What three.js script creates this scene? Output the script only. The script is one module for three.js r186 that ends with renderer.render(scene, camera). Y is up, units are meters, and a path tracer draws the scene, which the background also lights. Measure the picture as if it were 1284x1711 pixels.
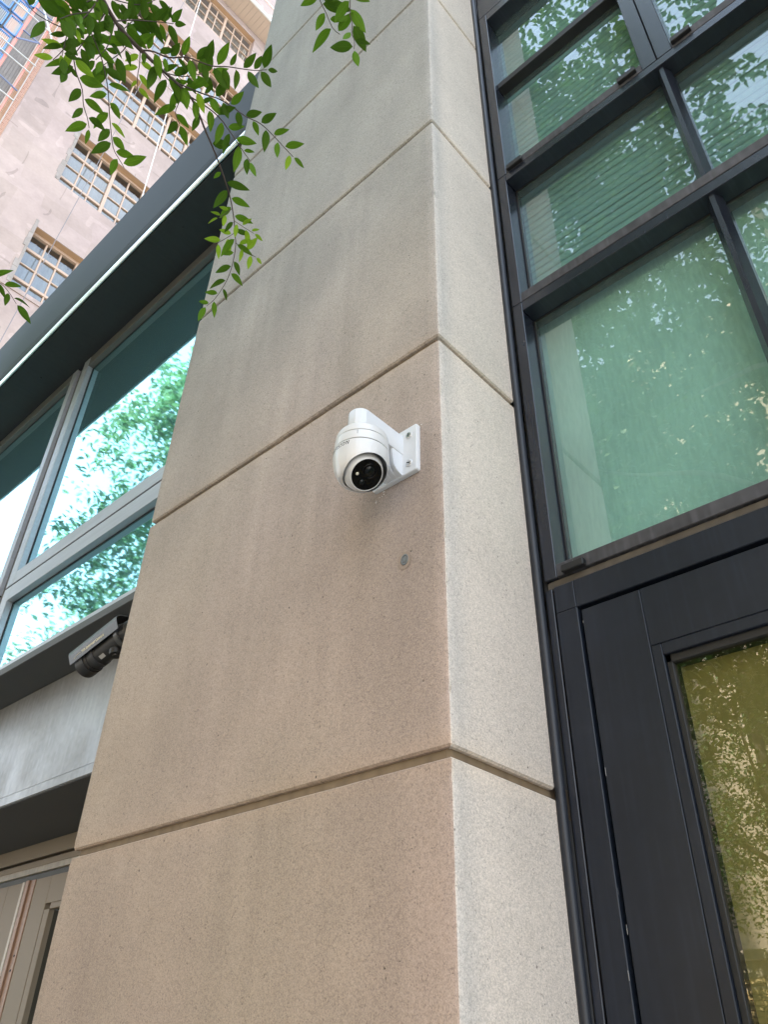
import * as THREE from 'three';
import { mergeGeometries, toCreasedNormals } from 'three/addons/utils/BufferGeometryUtils.js';
import { FontLoader } from 'three/addons/loaders/FontLoader.js';
import { TextGeometry } from 'three/addons/geometries/TextGeometry.js';
import { Brush, Evaluator, SUBTRACTION } from 'three-bvh-csg';

// ------------------------------------------------------------------ camera, sky, sun, exposure
const scene = new THREE.Scene();
const camera = new THREE.PerspectiveCamera(66.476, 769 / 1024, 0.02, 600);
camera.rotation.order = 'YXZ';
camera.position.set(0.776, 1.603, 0.999);
camera.rotation.set(THREE.MathUtils.degToRad(35.995), THREE.MathUtils.degToRad(43.248), THREE.MathUtils.degToRad(1.42));

const renderer = new THREE.WebGLRenderer({ antialias: true });
renderer.setSize(769, 1024);
renderer.toneMapping = THREE.LinearToneMapping;
renderer.toneMappingExposure = 9.5;
renderer.shadowMap.enabled = true;

let seedState = 7;
function seed(n) { seedState = (n * 2654435761) >>> 0; }
function rnd() { seedState = (seedState + 0x6D2B79F5) >>> 0; let t = seedState; t = Math.imul(t ^ (t >>> 15), t | 1); t ^= t + Math.imul(t ^ (t >>> 7), t | 61); return ((t ^ (t >>> 14)) >>> 0) / 4294967296; }
const rr = (a, b) => a + (b - a) * rnd();

// periodic value noise
function hash2(x, y, s) { let h = (Math.imul(x, 374761393) + Math.imul(y, 668265263) + Math.imul(s, 974634777)) | 0; h = Math.imul(h ^ (h >>> 13), 1274126177); return ((h ^ (h >>> 16)) >>> 0) / 4294967296; }
function vnoise(x, y, px, py, s) {
  const xi = Math.floor(x), yi = Math.floor(y), fx = x - xi, fy = y - yi;
  const ux = fx * fx * (3 - 2 * fx), uy = fy * fy * (3 - 2 * fy);
  const m = (a, p) => ((a % p) + p) % p;
  const a = hash2(m(xi, px), m(yi, py), s), b = hash2(m(xi + 1, px), m(yi, py), s), c = hash2(m(xi, px), m(yi + 1, py), s), d = hash2(m(xi + 1, px), m(yi + 1, py), s);
  return (a + (b - a) * ux) * (1 - uy) + (c + (d - c) * ux) * uy;
}
const big = 4096;
const fbm = (x, y, s, o = 4) => { let v = 0, a = 0.5, n = 0; for (let i = 0; i < o; i++) { v += a * vnoise(x, y, big, big, s + i * 17); n += a; x *= 2; y *= 2; a *= 0.5; } return v / n; };
const clamp = (x, a = 0, b = 1) => Math.min(b, Math.max(a, x));
const smooth = (a, b, x) => { const t = clamp((x - a) / (b - a)); return t * t * (3 - 2 * t); };
const lerp = (a, b, t) => a + (b - a) * t;
const toS = (c) => c <= 0.0031308 ? 12.92 * c : 1.055 * Math.pow(c, 1 / 2.4) - 0.055;

// sky: bright thin haze, bluer overhead, soft high cloud
{
  const W = 512, H = 256, d = new Float32Array(W * H * 4);
  for (let j = 0; j < H; j++) for (let i = 0; i < W; i++) {
    const el = ((j + 0.5) / H - 0.5) * Math.PI, az = ((i + 0.5) / W - 0.5) * 2 * Math.PI;
    const y = Math.sin(el), x = Math.cos(el) * Math.cos(az), z = Math.cos(el) * Math.sin(az);
    const k = Math.pow(clamp(y), 0.55);
    let c = [lerp(0.36, 0.195, k), lerp(0.385, 0.26, k), lerp(0.405, 0.36, k)];
    const n = fbm(x * 2.2 / (y + 0.35) + 40, z * 2.2 / (y + 0.35) + 40, 5, 5);
    const cl = smooth(0.46, 0.72, n) * smooth(0.02, 0.25, y) * 0.75;
    c = [lerp(c[0], 0.45, cl), lerp(c[1], 0.46, cl), lerp(c[2], 0.475, cl)];
    const o = (j * W + i) * 4; d[o] = c[0]; d[o + 1] = c[1]; d[o + 2] = c[2]; d[o + 3] = 1;
  }
  const t = new THREE.DataTexture(d, W, H, THREE.RGBAFormat, THREE.FloatType);
  t.mapping = THREE.EquirectangularReflectionMapping; t.magFilter = THREE.LinearFilter; t.minFilter = THREE.LinearFilter; t.wrapS = THREE.RepeatWrapping; t.needsUpdate = true;
  scene.background = t; scene.environment = t;
}
const sun = new THREE.DirectionalLight(new THREE.Color(1, 0.93, 0.82), 3.2);
sun.position.set(-9, 44, -30); sun.target.position.set(0, 0, 4); sun.castShadow = true; sun.shadow.radius = 1;
Object.assign(sun.shadow.camera, { left: -40, right: 40, top: 40, bottom: -40, near: 1, far: 160 });
sun.shadow.mapSize.set(2048, 2048);
scene.add(sun, sun.target);

// ------------------------------------------------------------------ textures
function tex(W, H, fn, metres, srgb = true, metresY = metres) {
  const d = new Uint8Array(W * H * 4);
  for (let j = 0; j < H; j++) for (let i = 0; i < W; i++) {
    const c = fn(i / W, j / H, i, j), o = (j * W + i) * 4;
    for (let k = 0; k < 3; k++) { const v = c.length ? c[k] : c; d[o + k] = clamp(Math.round((srgb ? toS(clamp(v)) : clamp(v)) * 255), 0, 255); }
    d[o + 3] = 255;
  }
  const t = new THREE.DataTexture(d, W, H, THREE.RGBAFormat);
  t.wrapS = t.wrapT = THREE.RepeatWrapping; t.magFilter = THREE.LinearFilter; t.minFilter = THREE.LinearMipmapLinearFilter; t.generateMipmaps = true;
  if (srgb) t.colorSpace = THREE.SRGBColorSpace;
  t.repeat.set(1 / metres, 1 / metresY); t.needsUpdate = true;
  return t;
}
const pn = (u, v, f, s) => vnoise(u * f, v * f, f, f, s);

// precast stone: sandy grain, dark pores, hairline crazing
const SN = 1024, stoneH = new Float32Array(SN * SN);
{
  seed(11);
  for (let j = 0; j < SN; j++) for (let i = 0; i < SN; i++) {
    const u = i / SN, v = j / SN;
    stoneH[j * SN + i] = 0.64 + 0.30 * (hash2(i, j, 1) - 0.5) + 0.16 * (pn(u, v, 512, 2) - 0.5) + 0.05 * (pn(u, v, 200, 3) - 0.5) + 0.03 * (pn(u, v, 24, 4) - 0.5);
  }
  const dot = (x, y, r, a) => { for (let dy = -4; dy <= 4; dy++) for (let dx = -4; dx <= 4; dx++) { const q = Math.hypot(dx, dy); if (q > r + 0.7) continue; const k = (((y + dy + SN) % SN) * SN) + ((x + dx + SN) % SN); stoneH[k] -= a * clamp(r + 0.7 - q); } };
  for (let n = 0; n < 7000; n++) dot(Math.floor(rnd() * SN), Math.floor(rnd() * SN), rr(0.1, 0.6), rr(0.08, 0.30));
  for (let n = 0; n < 900; n++) dot(Math.floor(rnd() * SN), Math.floor(rnd() * SN), (n < 100 ? rr(0.7, 1.6) : rr(0.2, 0.8)), rr(0.2, 0.5));
  for (let n = 0; n < 900; n++) { // hairlines
    let x = rnd() * SN, y = rnd() * SN, a = rnd() * 6.28; const L = 5 + rnd() * 16, amp = rr(0.06, 0.2);
    for (let k = 0; k < L; k++) { x += Math.cos(a); y += Math.sin(a); a += rr(-0.7, 0.7); stoneH[((Math.floor(y) + 4 * SN) % SN) * SN + ((Math.floor(x) + 4 * SN) % SN)] -= amp; }
  }
}
const stoneMap = tex(SN, SN, (u, v, i, j) => { const h = clamp(stoneH[j * SN + i] * 1.28); return [h, h * 0.985, h * 0.97]; }, 1.3);
const stoneBump = tex(SN, SN, (u, v, i, j) => stoneH[j * SN + i], 1.3, false);
// dusty, rain-streaked paint
const dustMap = tex(512, 512, (u, v) => {
  const st = vnoise(u * 160, v * 8, 160, 8, 31), a = pn(u, v, 8, 32), b = pn(u, v, 64, 33);
  const k = 0.62 + 0.14 * (a - 0.5) + 0.22 * Math.pow(st, 3) + 0.08 * (b - 0.5);
  return [k, k, k];
}, 0.9);
const roughMap = tex(256, 256, (u, v) => { const r = 0.8 + 0.3 * (pn(u, v, 6, 41) - 0.5) + 0.2 * (pn(u, v, 40, 42) - 0.5); return [r, r, r]; }, 0.7, false);
const glassBump = tex(256, 256, (u, v) => 0.5 + 0.6 * (pn(u, v, 3, 51) - 0.5) + 0.16 * (pn(u, v, 9, 52) - 0.5) + 0.03 * (pn(u, v, 40, 53) - 0.5), 1.1, false);
const grime = tex(512, 512, (u, v) => { const s = vnoise(u * 90, v * 14, 90, 14, 61), k = 0.78 + 0.2 * (pn(u, v, 5, 62) - 0.5) + 0.16 * (s - 0.5) + 0.1 * (pn(u, v, 90, 63) - 0.5); return [k, k, k]; }, 1.3);
const plasterMap = tex(1024, 1024, (u, v) => {
  const wob = 0.04 * (pn(u, v, 12, 70) - 0.5);
  const cell = hash2(Math.floor((u + wob) * 9), Math.floor((v + wob * 0.5) * 13), 71), a = pn(u, v, 4, 72), b = pn(u, v, 30, 73), c = pn(u, v, 140, 74);
  let k = 0.80 + 0.10 * (cell - 0.5) + 0.16 * (a - 0.5) + 0.10 * (b - 0.5) + 0.06 * (c - 0.5);
  const scar = Math.abs(vnoise(u * 5, v * 5, 5, 5, 75) - 0.5) < 0.008 && pn(u, v, 16, 76) > 0.5 ? 0.78 : 1;
  const white = pn(u, v, 22, 77) > 0.86 ? 1.12 : 1;
  k *= scar * white;
  return [k, k * (0.985 + 0.02 * a), k * (0.97 + 0.03 * cell)];
}, 7);
const concreteMap = tex(512, 512, (u, v) => { const k = 0.72 + 0.2 * (pn(u, v, 5, 81) - 0.5) + 0.2 * (pn(u, v, 40, 82) - 0.5) + 0.2 * (pn(u, v, 200, 83) - 0.5); return [k, k, k * 0.98]; }, 2.5);
const fabricMap = tex(256, 256, (u, v) => { const k = 0.82 + 0.12 * (vnoise(u * 128, v * 20, 128, 20, 91) - 0.5) + 0.16 * (pn(u, v, 4, 92) - 0.5); return [k, k, k]; }, 0.6);

const leafMap = tex(64, 128, (u, v) => { const m = Math.abs(u - 0.5), rib = smooth(0.05, 0.0, m), side = smooth(0.80, 1.0, Math.cos((v * 9 - m * 5) * 6.283)) * 0.5; const k = 0.74 + 0.26 * Math.max(rib, side * (1 - m)) + 0.10 * (pn(u, v, 6, 68) - 0.5); return [k, k, k * 0.9]; }, 1);
const dustyRail = tex(512, 512, (u, v) => { const a = vnoise(u * 120, v * 10, 120, 10, 35), b = pn(u, v, 60, 36), c = pn(u, v, 10, 37); const k = 0.42 + 0.30 * Math.pow(a, 2) + 0.22 * (b - 0.5) + 0.26 * (c - 0.5); return [k, k, k]; }, 0.8);
const alum = tex(512, 256, (u, v) => { const k = 0.82 + 0.10 * (vnoise(u * 6, v * 120, 6, 120, 65) - 0.5) + 0.08 * (pn(u, v, 4, 66) - 0.5); return [k, k, k]; }, 1.2);

// ------------------------------------------------------------------ materials
const col = (r, g, b) => new THREE.Color().setRGB(r, g, b);
const std = (c, rough, o = {}) => new THREE.MeshStandardMaterial({ color: col(...c), roughness: rough, ...o });
const M = {
  stone: std([1, 1, 1], 0.93, { map: stoneMap, bumpMap: stoneBump, bumpScale: 0.0011, vertexColors: true }),
  sealant: std([0.22, 0.16, 0.098], 0.85, { map: grime }),
  slate: std([0.022, 0.027, 0.040], 0.27, { map: dustMap }),
  slateDusty: std([0.085, 0.086, 0.098], 0.7, { map: dustyRail }),
  door: new THREE.MeshPhysicalMaterial({ color: col(0.016, 0.022, 0.035), roughness: 0.42, specularIntensity: 0.7, map: dustMap }),
  rubber: std([0.012, 0.015, 0.022], 0.5),
  gasket: std([0.008, 0.009, 0.010], 0.6),
  seam: std([0.012, 0.012, 0.013], 0.9),
  brownChip: std([0.30, 0.30, 0.30], 0.8),
  brownSeal: std([0.085, 0.062, 0.042], 0.9),
  grit: std([0.12, 0.105, 0.085], 0.95, { map: grime }),
  alu: std([0.45, 0.465, 0.505], 0.40, { metalness: 0.35, map: alum }),
  aluDark: std([0.12, 0.112, 0.105], 0.5, { metalness: 0.2 }),
  polished: std([0.88, 0.90, 0.92], 0.34, { metalness: 1 }),
  canopy: std([0.030, 0.036, 0.043], 0.72),
  canopyUnder: std([0.022, 0.026, 0.028], 0.6, { map: grime }),
  zinc: std([0.30, 0.305, 0.305], 0.5, { metalness: 0.2, map: grime, roughnessMap: roughMap }),
  zincDark: std([0.060, 0.062, 0.060], 0.6),
  taupe: std([0.205, 0.165, 0.115], 0.6),
  taupePink: std([0.27, 0.165, 0.11], 0.5),
  glassGreen: new THREE.MeshPhysicalMaterial({ color: col(0.60, 0.85, 0.83), metalness: 0.06, transmission: 1, thickness: 0, roughness: 0.0, ior: 2.0, bumpMap: glassBump, bumpScale: 0.0006 }),
  glassBlue: new THREE.MeshPhysicalMaterial({ color: col(0.37, 0.79, 0.90), metalness: 0.895, transmission: 1, thickness: 0, roughness: 0.03, ior: 2.2, bumpMap: glassBump, bumpScale: 0.0006 }),
  glassBronze: new THREE.MeshPhysicalMaterial({ color: col(0.73, 0.71, 0.52), transmission: 1, thickness: 0, roughness: 0.0, ior: 2.05, bumpMap: glassBump, bumpScale: 0.0004 }),
  glassDark: new THREE.MeshPhysicalMaterial({ color: col(0.16, 0.18, 0.17), transmission: 1, thickness: 0, roughness: 0.0, ior: 1.55 }),
  glassFar: new THREE.MeshPhysicalMaterial({ color: col(0.70, 0.76, 0.78), transmission: 1, thickness: 0, roughness: 0.0, ior: 2.1 }),
  shade: std([0.60, 0.62, 0.55], 0.9, { map: fabricMap }),
  slat: std([0.25, 0.29, 0.285], 0.8),
  olive: std([0.31, 0.30, 0.165], 0.8, { map: fabricMap }),
  room: std([0.10, 0.10, 0.10], 0.9),
  white: std([0.57, 0.59, 0.61], 0.34),
  whiteShell: new THREE.MeshPhysicalMaterial({ color: col(0.57, 0.57, 0.565), roughness: 0.30, clearcoat: 0.25, clearcoatRoughness: 0.2 }),
  black: new THREE.MeshPhysicalMaterial({ color: col(0.003, 0.003, 0.0035), roughness: 0.12, specularIntensity: 0.45 }),
  blackMatt: std([0.018, 0.017, 0.016], 0.5),
  ink: std([0.03, 0.03, 0.032], 0.6),
  steel: std([0.62, 0.60, 0.56], 0.28, { metalness: 1 }),
  lens: new THREE.MeshPhysicalMaterial({ color: col(0.004, 0.006, 0.006), roughness: 0.08, specularIntensity: 0.6 }),
  ledGlass: std([0.62, 0.58, 0.46], 0.3),
  shield: std([0.060, 0.060, 0.058], 0.30),
  cream: std([0.66, 0.60, 0.42], 0.6),
  plaster: std([0.47, 0.372, 0.338], 0.92, { map: plasterMap }),
  plasterGrey: std([0.37, 0.33, 0.30], 0.95, { map: plasterMap }),
  farFrame: std([0.47, 0.34, 0.255], 0.6),
  farWood: std([0.46, 0.30, 0.18], 0.6),
  farSill: std([0.52, 0.47, 0.44], 0.8),
  curtain: std([0.34, 0.32, 0.30], 0.9, { map: fabricMap }),
  brickA: std([0.50, 0.31, 0.235], 0.9), brickB: std([0.40, 0.24, 0.15], 0.9), mortar: std([0.55, 0.47, 0.42], 0.95),
  plank: std([0.30, 0.27, 0.245], 0.85, { map: grime }),
  plankOrange: std([0.56, 0.27, 0.13], 0.8, { map: grime }),
  redPole: std([0.66, 0.24, 0.19], 0.55), pipe: std([0.55, 0.56, 0.55], 0.4, { metalness: 0.5 }), brace: std([0.16, 0.20, 0.33], 0.5), blue: std([0.10, 0.27, 0.62], 0.5),
  soffitBoard: std([0.58, 0.47, 0.38], 0.8), whiteBeam: std([0.80, 0.82, 0.80], 0.6), orange: std([0.80, 0.20, 0.09], 0.7), rope: std([0.75, 0.72, 0.70], 0.8), wire: std([0.20, 0.19, 0.20], 0.7),
  yellowBrick: std([0.54, 0.39, 0.17], 0.9), yellowBrick2: std([0.62, 0.46, 0.22], 0.9), yellowMortar: std([0.42, 0.36, 0.26], 0.95), coping: std([0.60, 0.50, 0.38], 0.8),
  beige: std([0.55, 0.45, 0.33], 0.9, { map: plasterMap }),
  walk: std([0.40, 0.385, 0.36], 0.9, { map: concreteMap }), road: std([0.065, 0.065, 0.067], 0.9, { map: concreteMap }), kerb: std([0.36, 0.35, 0.33], 0.9, { map: concreteMap }),
  bark: std([0.085, 0.065, 0.050], 0.9), twig: std([0.060, 0.042, 0.035], 0.8),
  leafDark: new THREE.MeshPhysicalMaterial({ color: col(0.072, 0.168, 0.010), map: leafMap, specularIntensity: 0.5, roughness: 0.75, transmission: 0.42, thickness: 0, ior: 1.35, side: THREE.DoubleSide }),
  leafMid: new THREE.MeshPhysicalMaterial({ color: col(0.130, 0.285, 0.015), map: leafMap, specularIntensity: 0.5, roughness: 0.75, transmission: 0.48, thickness: 0, ior: 1.35, side: THREE.DoubleSide }),
  leafYoung: new THREE.MeshPhysicalMaterial({ color: col(0.330, 0.56, 0.036), map: leafMap, specularIntensity: 0.5, roughness: 0.75, transmission: 0.5, thickness: 0, ior: 1.35, side: THREE.DoubleSide }),
  boughLeaf: new THREE.MeshPhysicalMaterial({ color: col(0.20, 0.34, 0.20), roughness: 0.7, transmission: 0.55, thickness: 0, ior: 1.35, side: THREE.DoubleSide }),  // paler, bluer than crownLeaf: pale look of the window reflection put into the colour
  crownLeaf: new THREE.MeshPhysicalMaterial({ color: col(0.060, 0.140, 0.026), roughness: 0.7, transmission: 0.42, thickness: 0, ior: 1.35, side: THREE.DoubleSide }),
};

// ------------------------------------------------------------------ helpers
const used = new Map();
function numbered(n) { const k = used.get(n) || 0; used.set(n, k + 1); return k ? n + '_' + String(k).padStart(3, '0') : n; }
function tag(o, label, category, group) { o.userData = { ...o.userData, label, category }; if (group) o.userData.group = group; return o; }
function thing(name, label, category, [x, y, z] = [0, 0, 0], group) {
  const o = new THREE.Group(); o.name = numbered(name); o.position.set(x, y, z); scene.add(o);
  return tag(o, label, category, group);
}
function rootOffset(p) { const v = new THREE.Vector3(); while (p && p !== scene) { v.add(p.position); p = p.parent; } return v; }
// geometry is given in world metres; it is moved into the frame of its thing
function obj(name, geos, mat, parent = scene, local = false) {
  let g = Array.isArray(geos) ? (geos.length === 1 ? geos[0] : mergeGeometries(geos.map((q) => q.index ? q.toNonIndexed() : q))) : geos;
  if (!local && parent !== scene) { const v = rootOffset(parent); g = g.clone().translate(-v.x, -v.y, -v.z); }
  const m = new THREE.Mesh(g, mat); m.name = parent === scene ? numbered(name) : name; m.castShadow = m.receiveShadow = true; parent.add(m);
  return m;
}
function struct(name, geos, mat) { const m = obj(name, geos, mat); m.userData.kind = 'structure'; return m; }
// box with chamfered edges, uv in metres
function box(x0, x1, y0, y1, z0, z1, b = 0.0015) {
  const c = [(x0 + x1) / 2, (y0 + y1) / 2, (z0 + z1) / 2], h = [(x1 - x0) / 2, (y1 - y0) / 2, (z1 - z0) / 2];
  b = Math.min(b, h[0] * 0.45, h[1] * 0.45, h[2] * 0.45);
  const P = (a, s) => [0, 1, 2].map((k) => c[k] + s[k] * (k === a ? h[k] : h[k] - b));
  const pos = [], nor = [], uv = [];
  const tri = (p, q, r) => {
    const e = [q[0] - p[0], q[1] - p[1], q[2] - p[2]], f = [r[0] - p[0], r[1] - p[1], r[2] - p[2]];
    let n = [e[1] * f[2] - e[2] * f[1], e[2] * f[0] - e[0] * f[2], e[0] * f[1] - e[1] * f[0]];
    const m = [(p[0] + q[0] + r[0]) / 3 - c[0], (p[1] + q[1] + r[1]) / 3 - c[1], (p[2] + q[2] + r[2]) / 3 - c[2]];
    // outward: compare in the box's own proportions
    const out = n[0] * m[0] / (h[0] * h[0]) + n[1] * m[1] / (h[1] * h[1]) + n[2] * m[2] / (h[2] * h[2]);
    if (out < 0) { [q, r] = [r, q]; n = n.map((v) => -v); }
    const l = Math.hypot(...n) || 1; n = n.map((v) => v / l);
    const a = Math.abs(n[0]) > Math.abs(n[1]) && Math.abs(n[0]) > Math.abs(n[2]) ? 0 : Math.abs(n[1]) > Math.abs(n[2]) ? 1 : 2;
    for (const v of [p, q, r]) { pos.push(...v); nor.push(...n); uv.push(...(a === 0 ? [v[2], v[1]] : a === 1 ? [v[0], v[2]] : [v[0], v[1]])); }
  };
  const quad = (p, q, r, s) => { tri(p, q, r); tri(p, r, s); };
  for (let a = 0; a < 3; a++) {
    const u = (a + 1) % 3, w = (a + 2) % 3;
    for (const s of [-1, 1]) {
      const S = (i, j) => { const t = [0, 0, 0]; t[a] = s; t[u] = i; t[w] = j; return t; };
      quad(P(a, S(-1, -1)), P(a, S(1, -1)), P(a, S(1, 1)), P(a, S(-1, 1)));
      for (const i of [-1, 1]) quad(P(a, S(i, -1)), P(a, S(i, 1)), P(u, S(i, 1)), P(u, S(i, -1)));
    }
  }
  for (const i of [-1, 1]) for (const j of [-1, 1]) for (const k of [-1, 1]) tri(P(0, [i, j, k]), P(1, [i, j, k]), P(2, [i, j, k]));
  const g = new THREE.BufferGeometry();
  g.setAttribute('position', new THREE.Float32BufferAttribute(pos, 3)); g.setAttribute('normal', new THREE.Float32BufferAttribute(nor, 3)); g.setAttribute('uv', new THREE.Float32BufferAttribute(uv, 2));
  return g;
}
const pane = (x0, x1, y0, y1, z) => { const g = new THREE.PlaneGeometry(x1 - x0, y1 - y0).translate((x0 + x1) / 2, (y0 + y1) / 2, z); const p = g.attributes.position, u = g.attributes.uv; for (let i = 0; i < p.count; i++) u.setXY(i, p.getX(i) + 3.3 * z, p.getY(i)); return g; };
function cyl(p, q, r0, r1 = r0, n = 16) {
  const a = new THREE.Vector3(...p), b = new THREE.Vector3(...q), d = b.clone().sub(a), g = new THREE.CylinderGeometry(r1, r0, d.length(), n);
  g.applyQuaternion(new THREE.Quaternion().setFromUnitVectors(new THREE.Vector3(0, 1, 0), d.clone().normalize())).translate(...a.add(b).multiplyScalar(0.5).toArray());
  return g;
}
function tube(pts, r0, r1, radial = 6, per = 3) {
  const c = new THREE.CatmullRomCurve3(pts.map((p) => new THREE.Vector3(...p))), n = Math.max(2, (pts.length - 1) * per), g = new THREE.TubeGeometry(c, n, 1, radial);
  const p = g.attributes.position, v = new THREE.Vector3(), q = new THREE.Vector3();
  for (let i = 0; i <= n; i++) { c.getPointAt(i / n, q); const r = lerp(r0, r1, i / n); for (let j = 0; j <= radial; j++) { const k = i * (radial + 1) + j; v.fromBufferAttribute(p, k).sub(q).multiplyScalar(r).add(q); p.setXYZ(k, v.x, v.y, v.z); } }
  return g;
}

// ------------------------------------------------------------------ street: ground, kerbs, far side
struct('road', new THREE.PlaneGeometry(300, 300).rotateX(-Math.PI / 2).translate(0, -0.14, 0), M.road);
struct('pavement', [box(-60, 60, -0.139, 0, -0.6, 4.9, 0.004)], M.walk);
struct('kerb', [box(-60, 60, -0.138, 0.004, 4.903, 5.06, 0.012)], M.kerb);
struct('pavement', [box(-60, 60, -0.139, 0, 11.3, 40, 0.004)], M.walk);
struct('kerb', [box(-60, 60, -0.138, 0.004, 11.14, 11.297, 0.012)], M.kerb);

// ------------------------------------------------------------------ stone pillar
{
  const pil = thing('stone_pillar', 'tall pillar of stained brown stone courses carrying the white dome camera', 'pillar', [-0.6, 0, -0.5]);
  const W = 1.2023, D = 0.3118, LD = 1.0;
  const tops = [-0.02, 1.05, 2.05, 3.05, 4.052, 5.072, 6.098, 7.1, 8.1, 9.1];
  const gap = 0.018;
  const grainOff = (k) => [hash2(k, 3, 9) * 1.3, hash2(k, 5, 9) * 1.3];
  function block(y0, y1, k) {
    const cols = []; // {x,z,nx,nz,c:corner centre or null,s}
    const r = 0.005; let s = 0;
    const add = (x, z, nx, nz, c) => { const l = cols[cols.length - 1]; if (l) s += Math.hypot(x - l.x, z - l.z); cols.push({ x, z, nx, nz, c, s }); };
    for (let i = 0; i <= 6; i++) add(-W, -LD + (LD - r) * i / 6, -1, 0);
    for (let i = 1; i < 4; i++) { const a = Math.PI - Math.PI / 2 * i / 4; add(-W + r + r * Math.cos(a), -r + r * Math.sin(a), Math.cos(a), Math.sin(a), [-W + r, -r]); }
    for (let i = 0; i <= 44; i++) add(-W + r + (W - 2 * r) * i / 44, 0, 0, 1);
    for (let i = 1; i < 4; i++) { const a = Math.PI / 2 - Math.PI / 2 * i / 4; add(-r + r * Math.cos(a), -r + r * Math.sin(a), Math.cos(a), Math.sin(a), [-r, -r]); }
    for (let i = 0; i <= 16; i++) add(0, -r - (D - r) * i / 16, 1, 0);
    const rows = [[y0, 0.024], [y0, 0.0045], [y0 + 0.0035, 0]];
    const ny = 72; for (let j = 1; j < ny; j++) rows.push([lerp(y0 + 0.0035, y1 - 0.0035, j / ny), 0]);
    rows.push([y1 - 0.0035, 0], [y1, 0.0045], [y1, 0.024]);
    const pos = [], uv = [], colr = [], idx = [], [ou, ov] = grainOff(k), n = cols.length;
    rows.forEach(([y, ins], j) => cols.forEach((c, i) => {
      let x, z, inset = ins;
      const onArris = c.c && c.c[0] > -0.5;
      if (onArris) { // worn corner with small chips
        const ch = vnoise(y * 60, k, big, big, 7), ch2 = vnoise(y * 210, k + 9, big, big, 8);
        inset += 0.0012 * ch2 + (ch > 0.80 ? 0.006 * (ch - 0.80) / 0.2 : 0);
      }
      const edgeRow = j === 1 || j === rows.length - 2 || j === 2 || j === rows.length - 3;
      if (edgeRow && Math.abs(c.nx) < 0.9) inset += 0.0012 * vnoise(c.s * 140, k + j, big, big, 12);
      if (c.c) { const m = 0.005 - inset; x = m > 0 ? c.c[0] + c.nx * m : c.c[0] + Math.sign(c.nx) * m; z = m > 0 ? c.c[1] + c.nz * m : c.c[1] + m; }
      else { x = c.x - c.nx * inset; z = c.z - c.nz * inset; if (inset > 0.004) { x = clamp(x, -W + inset, -inset); z = Math.min(z, -inset); } }
      pos.push(x, y, z); uv.push(c.s + ou, y + ov);
      // tone of the stone: browner towards the street on the front, paler return
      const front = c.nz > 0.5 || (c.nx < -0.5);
      const nA = fbm(x * 2.2 + 20, y * 1.1 + 20, 21, 4), nB = fbm(c.s * 9 + 7, y * 1.6 + k, 22, 3), nC = fbm(x * 5 + 30, y * 4 + 10, 23, 4);
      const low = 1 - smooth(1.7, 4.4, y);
      let q;
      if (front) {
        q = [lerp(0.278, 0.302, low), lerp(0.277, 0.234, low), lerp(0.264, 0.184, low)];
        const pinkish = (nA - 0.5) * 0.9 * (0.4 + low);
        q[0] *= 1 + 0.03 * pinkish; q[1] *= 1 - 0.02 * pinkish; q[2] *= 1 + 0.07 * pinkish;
        const drip = smooth(0.62, 0.85, vnoise(c.s * 26, k * 3.7, big, big, 33)) * smooth(0.75, 0.02, (y1 - y)) * 0.08, tone = hash2(k, 8, 3) - 0.5;
        const dirty = (1 + 0.30 * (nC - 0.5) + 0.15 * (nB - 0.5) + 0.16 * (vnoise(c.s * 70, y * 2.2 + k * 5, big, big, 43) - 0.5) * smooth(0.35, 0.7, nA) + 0.07 * tone) * (1 - drip);
        q = q.map((v) => v * dirty);
        
        // darker patch below the camera and towards the corner
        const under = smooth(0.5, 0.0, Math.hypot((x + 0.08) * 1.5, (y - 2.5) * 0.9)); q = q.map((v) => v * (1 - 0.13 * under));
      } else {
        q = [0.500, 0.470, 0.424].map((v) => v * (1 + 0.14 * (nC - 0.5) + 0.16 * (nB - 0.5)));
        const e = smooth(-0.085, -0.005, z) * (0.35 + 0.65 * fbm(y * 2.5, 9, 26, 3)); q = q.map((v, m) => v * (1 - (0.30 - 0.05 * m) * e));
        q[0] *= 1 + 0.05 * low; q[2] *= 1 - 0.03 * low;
      }
      const dy = Math.min(y - y0, y1 - y); // cleaner, tan rims beside the joints
      const rim = smooth(0.05, 0.0, dy) * (0.25 + 0.5 * nB); q[0] *= 1 + 0.10 * rim; q[1] *= 1 + 0.05 * rim; q[2] *= 1 - 0.02 * rim;
      if (ins > 0.001) q = q.map((v) => v * 1.12);
      if (onArris) q = q.map((v) => v * (0.98 + 0.20 * vnoise(y * 90, k, big, big, 14)));
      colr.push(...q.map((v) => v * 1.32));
    }));
    for (let j = 0; j < rows.length - 1; j++) for (let i = 0; i < n - 1; i++) { const a = j * n + i, b = a + 1, c = a + n, d = c + 1; idx.push(a, b, d, a, d, c); }
    const g = new THREE.BufferGeometry();
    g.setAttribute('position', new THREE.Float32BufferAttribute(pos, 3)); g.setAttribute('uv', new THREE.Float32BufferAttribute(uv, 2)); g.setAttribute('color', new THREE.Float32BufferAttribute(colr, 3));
    g.setIndex(idx);
    return toCreasedNormals(g, 0.6);
  }
  for (let k = 0; k < tops.length - 1; k++) {
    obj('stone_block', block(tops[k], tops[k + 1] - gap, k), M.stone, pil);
    obj('joint_sealant', [box(-W + 0.013, -0.013, tops[k + 1] - gap - 0.02, tops[k + 1] + 0.02, -LD, -0.0125, 0.006), box(-0.10, -0.0122, tops[k + 1] - gap - 0.02, tops[k + 1] + 0.02, -D, -0.014, 0.006)], M.sealant, pil);
  }
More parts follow.
